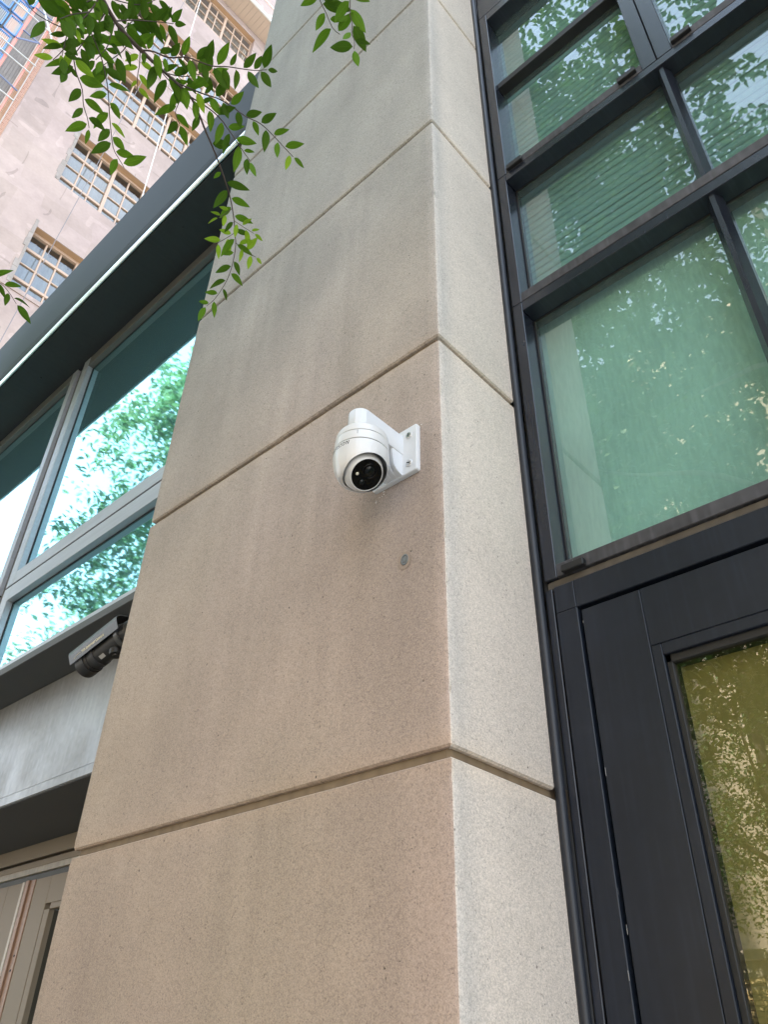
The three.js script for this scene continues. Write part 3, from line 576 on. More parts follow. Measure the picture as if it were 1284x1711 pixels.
// ------------------------------------------------------------------ dark bullet camera on the pillar's far side
{
  const b = thing('bullet_camera', 'dark bullet security camera with sunshield poking out left of the pillar', 'security camera', [-1.2045, 2.70, -0.10]);
  const yaw = 0.12, L0 = 0.0;
  const P = new THREE.Matrix4().makeRotationFromEuler(new THREE.Euler(0.30, 0.10, 0.20)).setPosition(-0.205, 0.026, 0.01); // local +x runs back to the wall
  const put = (name, g, m, p = b) => obj(name, (Array.isArray(g) ? mergeGeometries(g.map((q) => q.index ? q.toNonIndexed() : q)) : g).applyMatrix4(P), m, p, true);
  // sunshield: inverted channel with rolled shoulders
  {
    const s = new THREE.Shape(), w = 0.047, h = 0.050, r = 0.022, t = 0.0025;
    s.moveTo(-w, -h); s.lineTo(-w, -r); s.quadraticCurveTo(-w, 0, -w + r, 0); s.lineTo(w - r, 0); s.quadraticCurveTo(w, 0, w, -r); s.lineTo(w, -h); s.lineTo(w - t, -h); s.lineTo(w - t, -r); s.quadraticCurveTo(w - t, -t, w - r, -t); s.lineTo(-w + r, -t); s.quadraticCurveTo(-w + t, -t, -w + t, -r); s.lineTo(-w + t, -h); s.closePath();
    const g = new THREE.ExtrudeGeometry(s, { depth: 0.255, bevelEnabled: false, curveSegments: 8 }).rotateY(-Math.PI / 2).translate(0.065, 0.058, 0);
    put('sunshield', toCreasedNormals(g, 0.6), M.shield);
  }
  put('body', [cyl([-0.155, 0, 0], [0.075, 0, 0], 0.036, 0.036, 32), cyl([0.0751, 0, 0], [0.088, 0, 0], 0.036, 0.030, 32)], M.blackMatt);
  const fr = put('front_ring', [cyl([-0.175, 0, 0], [-0.135, 0, 0], 0.041, 0.041, 36), cyl([-0.1345, 0, 0], [-0.122, 0, 0], 0.038, 0.038, 36)], M.blackMatt);
  put('lens', cyl([-0.178, 0, 0], [-0.1745, 0, 0], 0.034, 0.034, 32), M.lens, fr);
  put('clamp_band', cyl([-0.105, 0, 0], [-0.086, 0, 0], 0.0385, 0.0385, 36), M.ink);
  put('rear_ring', [cyl([0.030, 0, 0], [0.046, 0, 0], 0.0415, 0.0415, 36)], M.shield);
  put('adjuster_knob', [cyl([-0.005, -0.030, 0.010], [-0.005, -0.048, 0.016], 0.022, 0.020, 24), cyl([-0.005, -0.048, 0.016], [-0.005, -0.052, 0.0173], 0.010, 0.009, 18)], M.blackMatt);
  put('label_sticker', new THREE.BoxGeometry(0.024, 0.013, 0.0006).rotateX(0.75).translate(-0.055, -0.0265, 0.0262), std([0.42, 0.40, 0.37], 0.6));
  {
    const g = new TextGeometry('HIR Internet Camera', { font, size: 0.0085, depth: 0.0004, curveSegments: 2 }).translate(-0.122, 0.0190, 0.0472);
    const arc = new THREE.TorusGeometry(0.05, 0.0007, 5, 20, 0.75).rotateZ(1.35).translate(-0.138, -0.0260, 0.0474);
    put('lettering', [g, arc].map((q) => { q = q.index ? q.toNonIndexed() : q; return q; }), M.cream);
  }
  obj('bracket_arm', [cyl([-0.118, 0.020, 0.006], [-0.07, 0.032, 0.0], 0.014, 0.016, 20), new THREE.SphereGeometry(0.022, 20, 14).translate(-0.066, 0.033, 0), cyl([-0.060, 0.033, 0], [-0.004, 0.033, 0], 0.016, 0.018, 20)], M.blackMatt, b, true);
  obj('wall_mount', [cyl([-0.012, 0.033, 0], [0.002, 0.033, 0], 0.035, 0.038, 28)], M.blackMatt, b, true);
}

// ------------------------------------------------------------------ pink building beyond the canopy
{
  const PX = -15, b = thing('loft_building', 'tall pink plastered loft building with tan gridded windows beyond the canopy', 'building', [PX, 0, -6]);
  const rows = [[7.95, 10.5], [12.8, 15.35], [17.78, 20.20], [22.40, 25.05], [27.25, 29.92], [32.05, 34.62], [37.15, 39.72], [46, 48.6]];
  const z0 = -6.42, z1 = -1.70;
  // wall with openings, 0.35 m deep, as one extruded sheet (shape x = -z)
  const s = new THREE.Shape(); s.moveTo(-0.05, 0); s.lineTo(14, 0); s.lineTo(14, 62); s.lineTo(-0.05, 62); s.closePath();
  for (const [a, c] of rows) for (const off of [0, 6.2]) { const h = new THREE.Path(); h.moveTo(-z1 + off, a); h.lineTo(-z1 + off, c); h.lineTo(-z0 + off, c); h.lineTo(-z0 + off, a); h.closePath(); s.holes.push(h); }
  const g = new THREE.ExtrudeGeometry(s, { depth: 0.36, bevelEnabled: false }); g.rotateY(Math.PI / 2).translate(PX - 0.36, 0, 0); // shape x -> -z
  obj('wall', toCreasedNormals(g, 0.3), M.plaster, b);
  const X = PX - 0.26; // face of the window frames
  const bar = (y0, y1, za, zb, d = 0.03) => box(X - 0.06, X + d, y0, y1, za, zb, 0.004);
  const splits = [[-1.74, -3.03], [-3.13, -4.09], [-4.17, -4.93], [-5.03, -6.38]];
  const glassUnit = new THREE.PlaneGeometry(1, 1).rotateY(Math.PI / 2);
  rows.forEach(([a, c], ri) => {
    if (ri < 2 || ri > 6) return;
    const w = obj('window', [bar(c - 0.10, c, z0, z1, 0.05), bar(a, a + 0.05, z0, z1, 0.05), bar(a, c, z1 - 0.04, z1), bar(a, c, z0, z0 + 0.04), bar(a, c, -3.13, -3.03, 0.06), bar(a, c, -4.17, -4.09, 0.05), bar(a, c, -5.03, -4.93, 0.06)], M.farFrame, b);
    const H = c - 0.10 - (a + 0.05), lv = [a + 0.05, a + 0.05 + H * 0.215, a + 0.05 + H * 0.475, a + 0.05 + H * 0.735, c - 0.10];
    for (const [za, zb] of splits) {
      const nc = Math.abs(zb - za) > 1.1 ? 3 : 2, wz = (za - zb) / nc;
      for (const [i, h, dd] of [[1, 0.045, 0.025], [3, 0.045, 0.025], [2, 0.02, 0.01]]) obj('rail', bar(lv[i] - h, lv[i] + h, zb, za, dd), M.farFrame, w);
      for (let k = 1; k < nc; k++) obj('muntin', bar(a + 0.05, c - 0.10, zb + wz * k - 0.022, zb + wz * k + 0.022, 0.012), M.farFrame, w);
      for (let r = 0; r < 4; r++) for (let k = 0; k < nc; k++) {
        const p = obj('pane', glassUnit, M.glassFar, w, true), v = rootOffset(w);
        p.scale.set(1, lv[r + 1] - lv[r], wz); p.position.set(X - 0.03 - v.x, (lv[r] + lv[r + 1]) / 2 - v.y, zb + wz * (k + 0.5) - v.z); p.rotation.y = 0.008 * (hash2(r, k, ri) - 0.5);
      }
    }
    obj('lintel_lining', box(PX - 0.30, PX - 0.02, c - 0.012, c - 0.002, z0 + 0.002, z1 - 0.002), M.farWood, w);
    for (let q = 0; q < 9; q++) { const h = (c - a + 0.22) / 9, y = a + 0.03 + q * h; obj('jamb_patch', box(PX - 0.002, PX + 0.008 + 0.008 * hash2(q, ri, 6), y, y + h + 0.002, z1 + 0.005, z1 + 0.06 + 0.13 * hash2(ri, q, 2), 0.004), M.plasterGrey, b); }
    // cloth inside
    const cg = new THREE.PlaneGeometry(z1 - z0, H, 90, 1); const p = cg.attributes.position; for (let i = 0; i < p.count; i++) p.setZ(i, 0.05 * Math.sin(p.getX(i) * 21 + ri) + 0.03 * Math.sin(p.getX(i) * 47)); cg.computeVertexNormals();
    obj('curtain', cg.rotateY(Math.PI / 2).translate(PX - 0.55, (a + c) / 2, (z0 + z1) / 2), M.curtain, w);
  });
  obj('back_wall', [box(PX - 3, PX - 2.9, 0, 62, -14, 3)], M.room, b);
  for (const y of [15.0, 21.0, 26.0, 30.9, 36]) obj('floor_slab', box(PX - 2.9, PX - 0.362, y, y + 0.3, -14, 0), M.room, b);
  // brick corner
  obj('brick_backing', [box(PX - 0.37, PX - 0.02, 0, 62, 0.0502, 0.44, 0.002)], M.mortar, b);
  const brickG = box(-0.05, 0.01, -0.029, 0.029, -0.075, 0.075, 0.004);
  const put = (mat, za, zb, x, off) => {
    const n0 = Math.round(15 / 0.07), n1 = Math.round(45 / 0.07), per = 2, im = new THREE.InstancedMesh(brickG, mat, (n1 - n0) * per), m = new THREE.Matrix4(); let q = 0; seed(3 + off);
    for (let j = n0; j < n1; j++) for (let k = 0; k < per; k++) { m.makeScale(1, rr(0.9, 1.02), (zb - za) / per / 0.16).setPosition(x + rr(-0.006, 0.006) - PX, j * 0.07, lerp(za, zb, (k + 0.5) / per) + 6); im.setMatrixAt(q++, m); }
    im.name = 'brickwork'; im.userData.kind = 'stuff'; b.add(im);
  };
  put(M.brickA, 0.055, 0.205, PX - 0.012, 1); put(M.brickB, 0.235, 0.42, PX - 0.018, 2);
  obj('corner_bead', box(PX - 0.05, PX + 0.02, 10, 50, 0.207, 0.233, 0.004), M.farSill, b);
  // boarded recess behind the scaffold
  for (let i = 0; i < 11; i++) obj('board', box(PX - 0.12 - 0.02 * (i % 2), PX - 0.08 - 0.012 * hash2(i, 4, 4), 18, 34, 0.445 + i * 0.085, 0.445 + i * 0.085 + 0.081, 0.006), i > 7 ? M.plankOrange : M.plank, b);
  for (const [y, x] of [[17.6, 0.03], [30.9, 0.02]]) obj('ledge', box(PX - 0.02, PX + x, y, y + 0.05, z0 - 3, z1 + 1.2, 0.006), M.plaster, b);
  // overhang near the top: boarded soffit behind a white beam
  for (let i = 0; i < 34; i++) obj('soffit_board', box(PX + 0.001, PX + 0.90, 40.20, 40.225, -8.6 + i * 0.232, -8.6 + i * 0.232 + 0.222, 0.006), M.soffitBoard, b);
  obj('overhang', box(PX + 0.001, PX + 0.90, 40.226, 40.40, -8.6, -0.7), M.farSill, b);
  obj('edge_beam', box(PX + 0.902, PX + 0.98, 40.19, 40.42, -8.6, -0.7, 0.006), M.whiteBeam, b);
  obj('railing', [...[0, 1, 2, 3, 4].map((k) => cyl([PX + 0.94, 40.42, -1.2 - k * 1.7], [PX + 0.94, 41.5, -1.9 - k * 1.7], 0.035, 0.035, 8)), cyl([PX + 0.94, 41.5, -8.6], [PX + 0.94, 41.5, -0.7], 0.04, 0.04, 8)], M.whiteBeam, b);
  obj('orange_sheeting', box(PX + 0.60, PX + 0.64, 40.42, 41.35, -8.5, -0.8, 0.01), M.orange, b);

  const sc = thing('scaffold', 'red and grey pipe scaffold with blue decks at the brick corner', 'scaffold', [-14.2, 14, 0.8]);
  for (const z of [0.42, 0.965]) obj('standard', cyl([-14.2, 14, z], [-14.2, 36, z - 0.02], z > 0.6 ? 0.045 : 0.024, z > 0.6 ? 0.045 : 0.024, 12), M.redPole, sc);
  for (const [y, za] of [[24.46, 0.26], [24.92, 0.22], [26.88, 0.19], [22.9, 0.25], [29.3, 0.2]]) obj('ledger', cyl([-14.12, y, za], [-14.12, y + 0.02, 3.2], 0.022, 0.022, 10), M.pipe, sc);
  for (const [ya, za, yb, zb] of [[25.46, 0.97, 25.98, 0.48], [26.02, 0.93, 26.02, 0.40], [23.5, 0.97, 23.4, 0.3], [27.45, 0.97, 27.5, 0.45], [26.6, 0.2, 27.9, 0.9]]) obj('brace', cyl([-14.14, ya, za], [-14.14, yb, zb], 0.026, 0.026, 10), za > 0.9 ? M.brace : M.pipe, sc);
  for (let k = 0; k < 5; k++) for (let q = 0; q < 2; q++) {
    const y = 23.6 + k * 0.95, z = 1.0 + q * 0.42 + 0.05 * (k % 2);
    const fr = obj('deck_frame', [box(-14.22, -14.16, y, y + 0.80, z, z + 0.035), box(-14.22, -14.16, y, y + 0.80, z + 0.33, z + 0.365), box(-14.22, -14.16, y, y + 0.035, z, z + 0.365), box(-14.22, -14.16, y + 0.77, y + 0.80, z, z + 0.365)], M.blue, sc);
    obj('deck_grating', Array.from({ length: 6 }, (_, i) => box(-14.20, -14.18, y, y + 0.8, z + 0.055 + i * 0.046, z + 0.070 + i * 0.046)), M.pipe, fr);
  }
  const r1 = obj('hanging_rope', tube([[-14.5, 50, -3.2], [-14.5, 36.45, -3.49], [-14.5, 23.84, -3.88], [-14.5, 5, -4.4]], 0.017, 0.017, 8, 8), M.rope); tag(r1, 'pale rope hanging down in front of the paired tan windows', 'rope');
  const r2 = obj('hanging_cable', tube([[-14.6, 45, -3.3], [-14.6, 27.0, -2.53], [-14.6, 15.7, -1.97], [-14.6, 2, -1.3]], 0.010, 0.010, 8, 8), M.wire); tag(r2, 'thin dark cable running down the pink wall past two windows', 'cable');
}

// ------------------------------------------------------------------ far side of the street (seen in the glass)
{
  const w = thing('garden_wall', 'sunlit yellow brick wall with a pale coping across the street', 'wall', [0, 0, 12.4]);
  obj('wall_core', box(-16, 8, 0, 3.2, 12.36, 12.7), M.yellowMortar, w);
  const bg = box(-0.1, 0.1, -0.029, 0.029, -0.03, 0.03, 0.004);
  [M.yellowBrick, M.yellowBrick2].forEach((mat, k) => {
    const im = new THREE.InstancedMesh(bg, mat, 2300), m = new THREE.Matrix4(); let q = 0; seed(21 + k);
    for (let j = 0; j < 45; j++) for (let i = 0; i < 112 && q < 2300; i++) if ((hash2(i, j, 77) > 0.5) === (k === 0)) { m.makeTranslation(-16 + (i + (j % 2) * 0.5) * 0.212 + 0.1, 0.035 + j * 0.0705, 12.352 - 12.4 + rr(-0.004, 0.004)); im.setMatrixAt(q++, m); }
    im.count = q; im.name = 'brickwork'; im.userData.kind = 'stuff'; w.add(im);
  });
  obj('coping', box(-16.05, 8.05, 3.202, 3.34, 12.28, 12.78, 0.01), M.coping, w);
  const bb = thing('beige_building', 'sunlit beige building with rows of windows behind the garden wall', 'building', [-3, 0, 20]);
  const s = new THREE.Shape(); s.moveTo(-16, 0); s.lineTo(10, 0); s.lineTo(10, 22.5); s.lineTo(-16, 22.5); s.closePath();
  for (let r = 0; r < 6; r++) for (let k = 0; k < 8; k++) { const h = new THREE.Path(), x = -14.6 + k * 3, y = 1.4 + r * 3.5; h.moveTo(x, y); h.lineTo(x, y + 1.9); h.lineTo(x + 1.3, y + 1.9); h.lineTo(x + 1.3, y); h.closePath(); s.holes.push(h); }
  obj('wall', new THREE.ExtrudeGeometry(s, { depth: 0.3, bevelEnabled: false }).translate(0, 0, 18.5), M.beige, bb);
  for (let r = 0; r < 6; r++) for (let k = 0; k < 8; k++) { const x = -14.6 + k * 3, y = 1.4 + r * 3.5; const f = obj('window', [box(x, x + 1.3, y, y + 0.07, 18.6, 18.7), box(x, x + 1.3, y + 1.83, y + 1.9, 18.6, 18.7), box(x, x + 0.07, y + 0.07, y + 1.83, 18.6, 18.7), box(x + 1.23, x + 1.3, y + 0.07, y + 1.83, 18.6, 18.7), box(x + 0.615, x + 0.685, y + 0.07, y + 1.83, 18.61, 18.69)], M.coping, bb); obj('pane', box(x + 0.05, x + 1.25, y + 0.05, y + 1.85, 18.645, 18.655), M.black, f); }
  obj('back_wall', box(-16, 10, 0, 22.5, 24, 24.2), M.beige, bb); obj('roof', box(-16.2, 10.2, 22.5, 22.9, 18.3, 24.3), M.coping, bb);
  obj('side_wall', [box(-16, -15.8, 0, 22.5, 18.8, 24), box(9.8, 10, 0, 22.5, 18.8, 24)], M.beige, bb);
}

// ------------------------------------------------------------------ trees
function leafGeo(L, W, fold, curl, tip = 1) {
  const pos = [], idx = [], uv = [], N = 8;
  for (let i = 0; i <= N; i++) {
    const t = i / N, w = W * Math.pow(Math.sin(Math.PI * Math.pow(t, 0.82)), 0.85) * (1 - 0.25 * t * tip) * (i === 0 || i === N ? 0 : 1), y = -curl * t * t;
    for (const sgn of [-1, 0, 1]) { pos.push(sgn * w / 2, y + Math.abs(sgn) * fold * w, t * L); uv.push(0.5 + sgn / 2, t); }
  }
  for (let i = 0; i < N; i++) for (let k = 0; k < 2; k++) { const a = i * 3 + k, b = a + 1, c = a + 3, d = c + 1; idx.push(a, c, b, b, c, d); }
  const g = new THREE.BufferGeometry(); g.setAttribute('position', new THREE.Float32BufferAttribute(pos, 3)); g.setAttribute('uv', new THREE.Float32BufferAttribute(uv, 2)); g.setIndex(idx); g.computeVertexNormals(); return g;
}
const leafKinds = [leafGeo(0.056, 0.025, 0.10, 0.006), leafGeo(0.049, 0.023, 0.16, 0.010), leafGeo(0.063, 0.026, 0.08, 0.014), leafGeo(0.042, 0.021, 0.12, 0.004)];
const youngKinds = [leafGeo(0.042, 0.017, 0.12, 0.006), leafGeo(0.035, 0.015, 0.16, 0.004)];
const smallLeaf = (() => { const g = leafGeo(0.075, 0.036, 0.12, 0.01), p = new THREE.BufferGeometry(); // coarse leaf for crowns
  const pos = [[0, 0, 0], [-0.017, 0.003, 0.016], [-0.019, 0.003, 0.042], [0, -0.002, 0.040], [0.017, 0.003, 0.016], [0.019, 0.003, 0.042], [0, -0.012, 0.088]].flat(); p.setAttribute('position', new THREE.Float32BufferAttribute(pos, 3)); p.setIndex([0, 1, 3, 1, 2, 3, 2, 6, 3, 0, 3, 4, 4, 3, 5, 5, 3, 6]); p.computeVertexNormals(); return p; })();
// drops crown leaves close to the facade or inside the camera view
const clearOf = (x, y, z) => z > 0.12 && ((-0.4178 * x - 0.2774 * y + 0.8652 * z > 0.18) || (-0.6254 * x - 0.3544 * y - 0.6952 * z < -1.86));
function crown(parent, blobs, s, mat = M.crownLeaf, size = 1, name = 'crown') {
  seed(s); const P = parent.position, mats = [], m = new THREE.Matrix4(), q = new THREE.Quaternion(), e = new THREE.Euler(), sc = new THREE.Vector3(), v = new THREE.Vector3();
  for (const [cx, cy, cz, rx, ry, rz, clumps, per] of blobs) for (let c = 0; c < clumps; c++) {
    let a, b2, d; do { a = rr(-1, 1); b2 = rr(-1, 1); d = rr(-1, 1); } while (a * a + b2 * b2 + d * d > 1);
    const k = 0.55 + 0.45 * Math.hypot(a, b2, d), ox = cx + a * rx * k / Math.max(0.4, Math.hypot(a, b2, d)) * Math.hypot(a, b2, d), oy = cy + b2 * ry, oz = cz + d * rz;
    const dx = rr(-1, 1), dz = rr(-1, 1), len = rr(0.35, 0.8); // a drooping spray
    for (let n = 0; n < per; n++) {
      const t = rnd(), x = ox + dx * len * t + rr(-0.09, 0.09), y = oy - 0.35 * len * t * t + rr(-0.09, 0.09), z = oz + dz * len * t + rr(-0.09, 0.09);
      if (!clearOf(x, y, z)) continue;
      e.set(rr(-0.5, 0.9), rnd() * 6.283, rr(-0.6, 0.6), 'YXZ'); q.setFromEuler(e); const f = size * rr(0.7, 1.15); mats.push(m.compose(v.set(x - P.x, y - P.y, z - P.z), q, sc.set(f, f, f)).clone());
    }
  }
  const im = new THREE.InstancedMesh(smallLeaf, mat, mats.length), cc = new THREE.Color();
  mats.forEach((mm, i) => { im.setMatrixAt(i, mm); const k = rr(0.7, 1.35); im.setColorAt(i, cc.setRGB(k * rr(0.85, 1.15), k, k * rr(0.7, 1.1))); });
  im.name = name; im.userData.kind = 'stuff'; parent.add(im); return im;
}
const tree1 = thing('street_tree', 'green street tree whose leafy bough hangs over the top left', 'tree', [0.9, 0, 4.3]);
obj('trunk', tube([[0.9, -0.1, 4.3], [0.88, 1.6, 4.28], [0.82, 3.0, 4.2], [0.7, 4.6, 4.1], [0.5, 6.5, 4.1], [0.3, 9.5, 4.2]], 0.15, 0.04, 12, 4), M.bark, tree1);
for (const l of [[[0.80, 3.3, 4.2], [0.3, 4.3, 3.2], [-0.15, 4.35, 2.0], [-0.335, 3.95, 1.15], [-0.357, 3.829, 0.899]], [[0.75, 4.0, 4.15], [0.7, 4.6, 2.6], [0.45, 4.3, 1.3], [0.19, 3.72, 0.57]], [[0.72, 4.4, 4.1], [-1.2, 5.4, 3.6], [-3.2, 6.1, 3.2], [-5.2, 6.2, 2.9]], [[0.6, 5.4, 4.1], [2.0, 6.8, 4.4], [3.4, 7.6, 4.6]], [[0.66, 5.0, 4.1], [0.2, 6.2, 5.6], [-0.3, 7.0, 7.0]], [[-1.2, 5.4, 3.6], [-1.9, 5.0, 2.2], [-2.1, 4.3, 1.5]]])
  obj('limb', tube(l, 0.045, 0.006, 8, 5), M.bark, tree1);
crown(tree1, [[-1.5, 7.4, 5.0, 3.2, 2.9, 3.6, 1450, 44], [-0.9, 5.2, 4.0, 2.3, 1.5, 2.6, 380, 44], [-3.4, 6.9, 3.6, 1.6, 1.6, 2.1, 170, 40], [-0.9, 8.8, 2.3, 1.9, 1.6, 1.5, 260, 44]], 41);
crown(tree1, [[-3.5, 6.1, 0.85, 0.8, 1.0, 0.5, 85, 40], [-4.4, 5.1, 0.95, 0.9, 0.7, 0.55, 85, 40], [-4.25, 6.2, 0.85, 0.75, 0.8, 0.45, 60, 40]], 44, M.boughLeaf, 0.78, 'hanging_sprays');
const tree2 = thing('street_tree', 'green street tree standing along the kerb further left', 'tree', [-8.2, 0, 4.2]);
obj('trunk', tube([[-8.2, -0.1, 4.2], [-8.15, 2.4, 4.2], [-8.0, 4.4, 4.1], [-7.8, 7.5, 4.0]], 0.16, 0.05, 12, 4), M.bark, tree2);
for (const l of [[[-8.0, 3.6, 4.1], [-6.8, 4.8, 3.0], [-5.9, 5.4, 1.9]], [[-7.9, 4.6, 4.1], [-9.4, 6.0, 4.4]], [[-7.9, 4.2, 4.1], [-7.8, 5.6, 5.6]]]) obj('limb', tube(l, 0.06, 0.01, 8, 5), M.bark, tree2);
crown(tree2, [[-7.6, 6.2, 3.6, 2.7, 2.2, 2.6, 260, 40], [-5.6, 5.0, 1.9, 1.2, 1.1, 1.1, 50, 40]], 42, M.boughLeaf, 0.9);
const tree3 = thing('street_tree', 'broad sunlit tree across the street before the yellow wall', 'tree', [-3.5, 0, 11.8]);
obj('trunk', tube([[-3.5, -0.1, 11.8], [-3.45, 2.4, 11.8], [-3.3, 4.8, 11.7], [-3.1, 8.5, 11.6]], 0.17, 0.05, 12, 4), M.bark, tree3);
for (const l of [[[-3.4, 3.2, 11.8], [-1.8, 5.0, 11.2], [-0.6, 6.0, 10.8]], [[-3.3, 4.2, 11.7], [-5.0, 5.8, 11.2]], [[-3.3, 4.4, 11.7], [-3.0, 6.0, 10.2]]]) obj('limb', tube(l, 0.06, 0.01, 8, 5), M.bark, tree3);
crown(tree3, [[-2.6, 6.4, 11.4, 4.6, 3.1, 2.4, 560, 44], [-4.5, 4.85, 11.4, 3.0, 1.5, 1.5, 330, 44]], 43);

// the bough in view: twigs with leaves set alternately along them
{
  const bough = obj('bough', [tube([[-0.335, 3.95, 1.15], [-0.357, 3.829, 0.899], [-0.377, 3.816, 0.842], [-0.381, 3.801, 0.719]], 0.006, 0.0045, 7, 4)], M.twig, tree1);
  const twigs = [
    ['bare', 5, 2, [[-0.357, 3.829, 0.899], [-0.377, 3.816, 0.842], [-0.383, 3.808, 0.791], [-0.381, 3.801, 0.719], [-0.378, 3.798, 0.681], [-0.374, 3.787, 0.599], [-0.385, 3.774, 0.562], [-0.402, 3.755, 0.521], [-0.418, 3.737, 0.478], [-0.435, 3.716, 0.435], [-0.446, 3.703, 0.41]]],
    ['mid', 2, 0.8, [[-0.446, 3.703, 0.41], [-0.464, 3.678, 0.371], [-0.496, 3.641, 0.323], [-0.519, 3.615, 0.296], [-0.527, 3.602, 0.285], [-0.561, 3.568, 0.262], [-0.596, 3.536, 0.248], [-0.63, 3.507, 0.244], [-0.659, 3.483, 0.246], [-0.679, 3.468, 0.253]]],
    ['mid', 2, 1, [[-0.373, 3.794, 0.641], [-0.341, 3.788, 0.579], [-0.317, 3.782, 0.543], [-0.301, 3.771, 0.506], [-0.287, 3.757, 0.468], [-0.267, 3.746, 0.432], [-0.257, 3.728, 0.392], [-0.251, 3.711, 0.362], [-0.244, 3.691, 0.323]]],
    ['mid', 2, 1, [[-0.374, 3.787, 0.599], [-0.356, 3.776, 0.548], [-0.348, 3.763, 0.512], [-0.347, 3.747, 0.482], [-0.347, 3.731, 0.454], [-0.347, 3.714, 0.427], [-0.346, 3.695, 0.395]]],
    ['dark', 2, 1, [[-0.377, 3.816, 0.842], [-0.36, 3.859, 0.807], [-0.335, 3.904, 0.754], [-0.327, 3.941, 0.721]]],
    ['dark', 2.4, 1, [[-0.383, 3.805, 0.759], [-0.359, 3.802, 0.735], [-0.338, 3.796, 0.699], [-0.3, 3.797, 0.665], [-0.282, 3.789, 0.639], [-0.26, 3.782, 0.608], [-0.231, 3.779, 0.582], [-0.204, 3.773, 0.554], [-0.179, 3.767, 0.53], [-0.151, 3.762, 0.51]]],
    ['dark', 1.6, 1, [[-0.378, 3.798, 0.681], [-0.364, 3.818, 0.643], [-0.34, 3.844, 0.612], [-0.32, 3.868, 0.586]]],
    ['mid', 1.8, 1, [[-0.406, 3.746, 0.879], [-0.428, 3.722, 0.828], [-0.444, 3.704, 0.802], [-0.465, 3.682, 0.774], [-0.498, 3.65, 0.741], [-0.525, 3.621, 0.711], [-0.543, 3.599, 0.687], [-0.547, 3.584, 0.662], [-0.549, 3.573, 0.645]]],
    ['mid', 1.6, 1, [[-0.431, 3.675, 0.895], [-0.468, 3.651, 0.856], [-0.487, 3.636, 0.823], [-0.51, 3.62, 0.802], [-0.525, 3.607, 0.778], [-0.538, 3.597, 0.763]]],
    ['young', 1.4, 1, [[-0.383, 3.805, 0.759], [-0.418, 3.803, 0.738], [-0.444, 3.806, 0.727], [-0.479, 3.803, 0.704]]],
    ['mid', 1.6, 1, [[-0.381, 3.801, 0.719], [-0.39, 3.811, 0.688], [-0.4, 3.821, 0.659], [-0.406, 3.831, 0.625], [-0.433, 3.832, 0.604], [-0.466, 3.832, 0.593], [-0.487, 3.834, 0.564]]],
    ['few', 1.6, 1, [[-0.408, 3.688, 0.904], [-0.405, 3.662, 0.93], [-0.401, 3.637, 0.956], [-0.395, 3.612, 0.99], [-0.38, 3.591, 1.018]]],
    ['dark', 2.2, 1, [[-0.357, 3.829, 0.899], [-0.383, 3.773, 0.9], [-0.402, 3.721, 0.908], [-0.418, 3.669, 0.914], [-0.439, 3.612, 0.9]]],
    ['dark', 2, 1, [[-0.368, 3.822, 0.87], [-0.404, 3.775, 0.871], [-0.434, 3.73, 0.875], [-0.461, 3.685, 0.877], [-0.478, 3.645, 0.873]]],
    ['dark', 2, 1, [[-0.377, 3.816, 0.842], [-0.399, 3.784, 0.833], [-0.417, 3.755, 0.826], [-0.445, 3.721, 0.832]]],
    ['dark', 1.8, 1, [[-0.357, 3.829, 0.899], [-0.38, 3.781, 0.92], [-0.391, 3.738, 0.943], [-0.396, 3.697, 0.961]]],
    ['young', 1.4, 1, [[-0.39, 3.699, 0.909], [-0.446, 3.666, 0.904], [-0.466, 3.655, 0.906], [-0.482, 3.645, 0.91]]],
    ['dark', 1.6, 1, [[-0.383, 3.808, 0.791], [-0.412, 3.793, 0.79], [-0.438, 3.779, 0.798], [-0.468, 3.763, 0.808]]],
    ['dark', 1.8, 1, [[-0.361, 3.828, 0.91], [-0.352, 3.867, 0.856], [-0.338, 3.908, 0.811], [-0.307, 3.957, 0.781]]],
    ['dark', 1.4, 1, [[-0.378, 3.813, 0.817], [-0.357, 3.907, 0.798], [-0.361, 3.986, 0.776]]],
    ['dark', 1.6, 1, [[-0.377, 3.762, 0.9], [-0.372, 3.681, 0.93], [-0.359, 3.603, 0.947]]],
    ['young', 1, 0.8, [[-0.482, 3.662, 0.345], [-0.496, 3.644, 0.353], [-0.512, 3.625, 0.364]]],
    ['young', 1, 0.8, [[-0.498, 3.644, 0.321], [-0.485, 3.63, 0.292], [-0.471, 3.617, 0.265]]],
    ['young', 1, 0.8, [[-0.516, 3.626, 0.3], [-0.548, 3.61, 0.313], [-0.571, 3.598, 0.324]]],
    ['young', 1, 0.8, [[-0.532, 3.61, 0.283], [-0.517, 3.589, 0.253], [-0.501, 3.571, 0.226]]],
    ['mid', 1.3, 0.9, [[0.19, 3.72, 0.57], [0.1, 3.702, 0.552], [0.092, 3.679, 0.52], [0.091, 3.662, 0.507], [0.091, 3.644, 0.49], [0.099, 3.63, 0.476]]],
    ['mid', 1.4, 0.9, [[0.19, 3.72, 0.57], [0.167, 3.66, 0.512], [0.144, 3.636, 0.487], [0.141, 3.622, 0.475], [0.13, 3.605, 0.465], [0.128, 3.59, 0.452], [0.12, 3.574, 0.445]]],
    ['one', 1.2, 0.9, [[0.33, 3.72, 0.47], [0.29, 3.666, 0.408], [0.281, 3.662, 0.402]]],
    ['mid', 1.3, 0.9, [[-1.06, 3.47, 0.80], [-1.045, 3.439, 0.734], [-1.04, 3.442, 0.712], [-1.043, 3.433, 0.682], [-1.053, 3.418, 0.649]]],
  ];
  const eyeDir = new THREE.Vector3(-0.44, 0.88, -0.15).normalize();
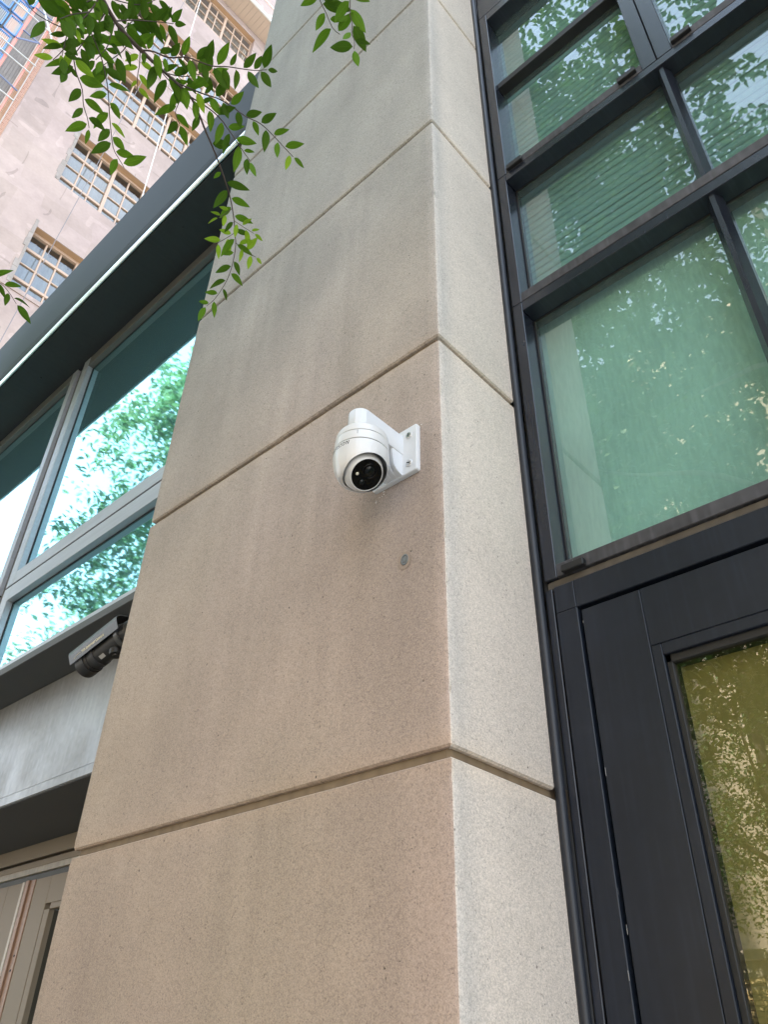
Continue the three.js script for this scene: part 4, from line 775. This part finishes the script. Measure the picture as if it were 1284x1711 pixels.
  twigs.forEach(([kind, ra, rb, pts], ti) => {
    seed(100 + ti * 7);
    obj('twig', tube(pts, ra * 0.001, rb * 0.001, 6, 3), M.twig, bough);
    const c = new THREE.CatmullRomCurve3(pts.map((p) => new THREE.Vector3(...p))), len = c.getLength();
    const step = { bare: 0.075, mid: 0.0201, dark: 0.0148, young: 0.017, few: 0.05, one: 0.06 }[kind], t = new THREE.Vector3(), p = new THREE.Vector3(), side = new THREE.Vector3(), d = new THREE.Vector3(), n = new THREE.Vector3(), mat = new THREE.Matrix4(), bx = new THREE.Vector3();
    let sgn = rnd() > 0.5 ? 1 : -1;
    for (let s = step * 0.6; s <= len + step * 0.5; s += step * rr(0.75, 1.25)) {
      const u = Math.min(1, s / len); c.getPointAt(u, p); c.getTangentAt(u, t); sgn = -sgn;
      side.crossVectors(t, eyeDir).normalize().multiplyScalar(sgn);
      const last = u >= 1;
      d.copy(t).multiplyScalar(last ? 1 : rr(0.25, 0.75)).addScaledVector(side, last ? rr(-0.2, 0.2) : rr(0.65, 1.0)).add(new THREE.Vector3(rr(-0.25, 0.25), rr(-0.35, 0.12), rr(-0.25, 0.25))).normalize();
      n.set(rr(-0.5, 0.5), 0.75, rr(-0.5, 0.5)).addScaledVector(eyeDir, rr(0.2, 0.9)); n.addScaledVector(d, -n.dot(d)).normalize(); bx.crossVectors(n, d).normalize();
      const young = kind === 'young', gk = young ? youngKinds : leafKinds, geo = gk[Math.floor(rnd() * gk.length)], f = (rnd() < 0.15 ? rr(0.6, 0.85) : rr(0.88, 1.22)) * (last ? 0.85 : 1);
      const k = rnd(), m = young ? M.leafYoung : kind === 'dark' ? (k > 0.8 ? M.leafMid : M.leafDark) : (k > 0.93 ? M.leafYoung : k > 0.35 ? M.leafMid : M.leafDark);
      const leaf = obj('leaf', geo, m, bough, true), q = p.clone().sub(tree1.position).addScaledVector(d, 0.004);
      mat.makeBasis(bx, n, d).scale(new THREE.Vector3(f * rr(0.9, 1.08), f, f)).setPosition(q); leaf.matrixAutoUpdate = true; mat.decompose(leaf.position, leaf.quaternion, leaf.scale);
      if (kind === 'one') break;
    }
  });
}

renderer.render(scene, camera);
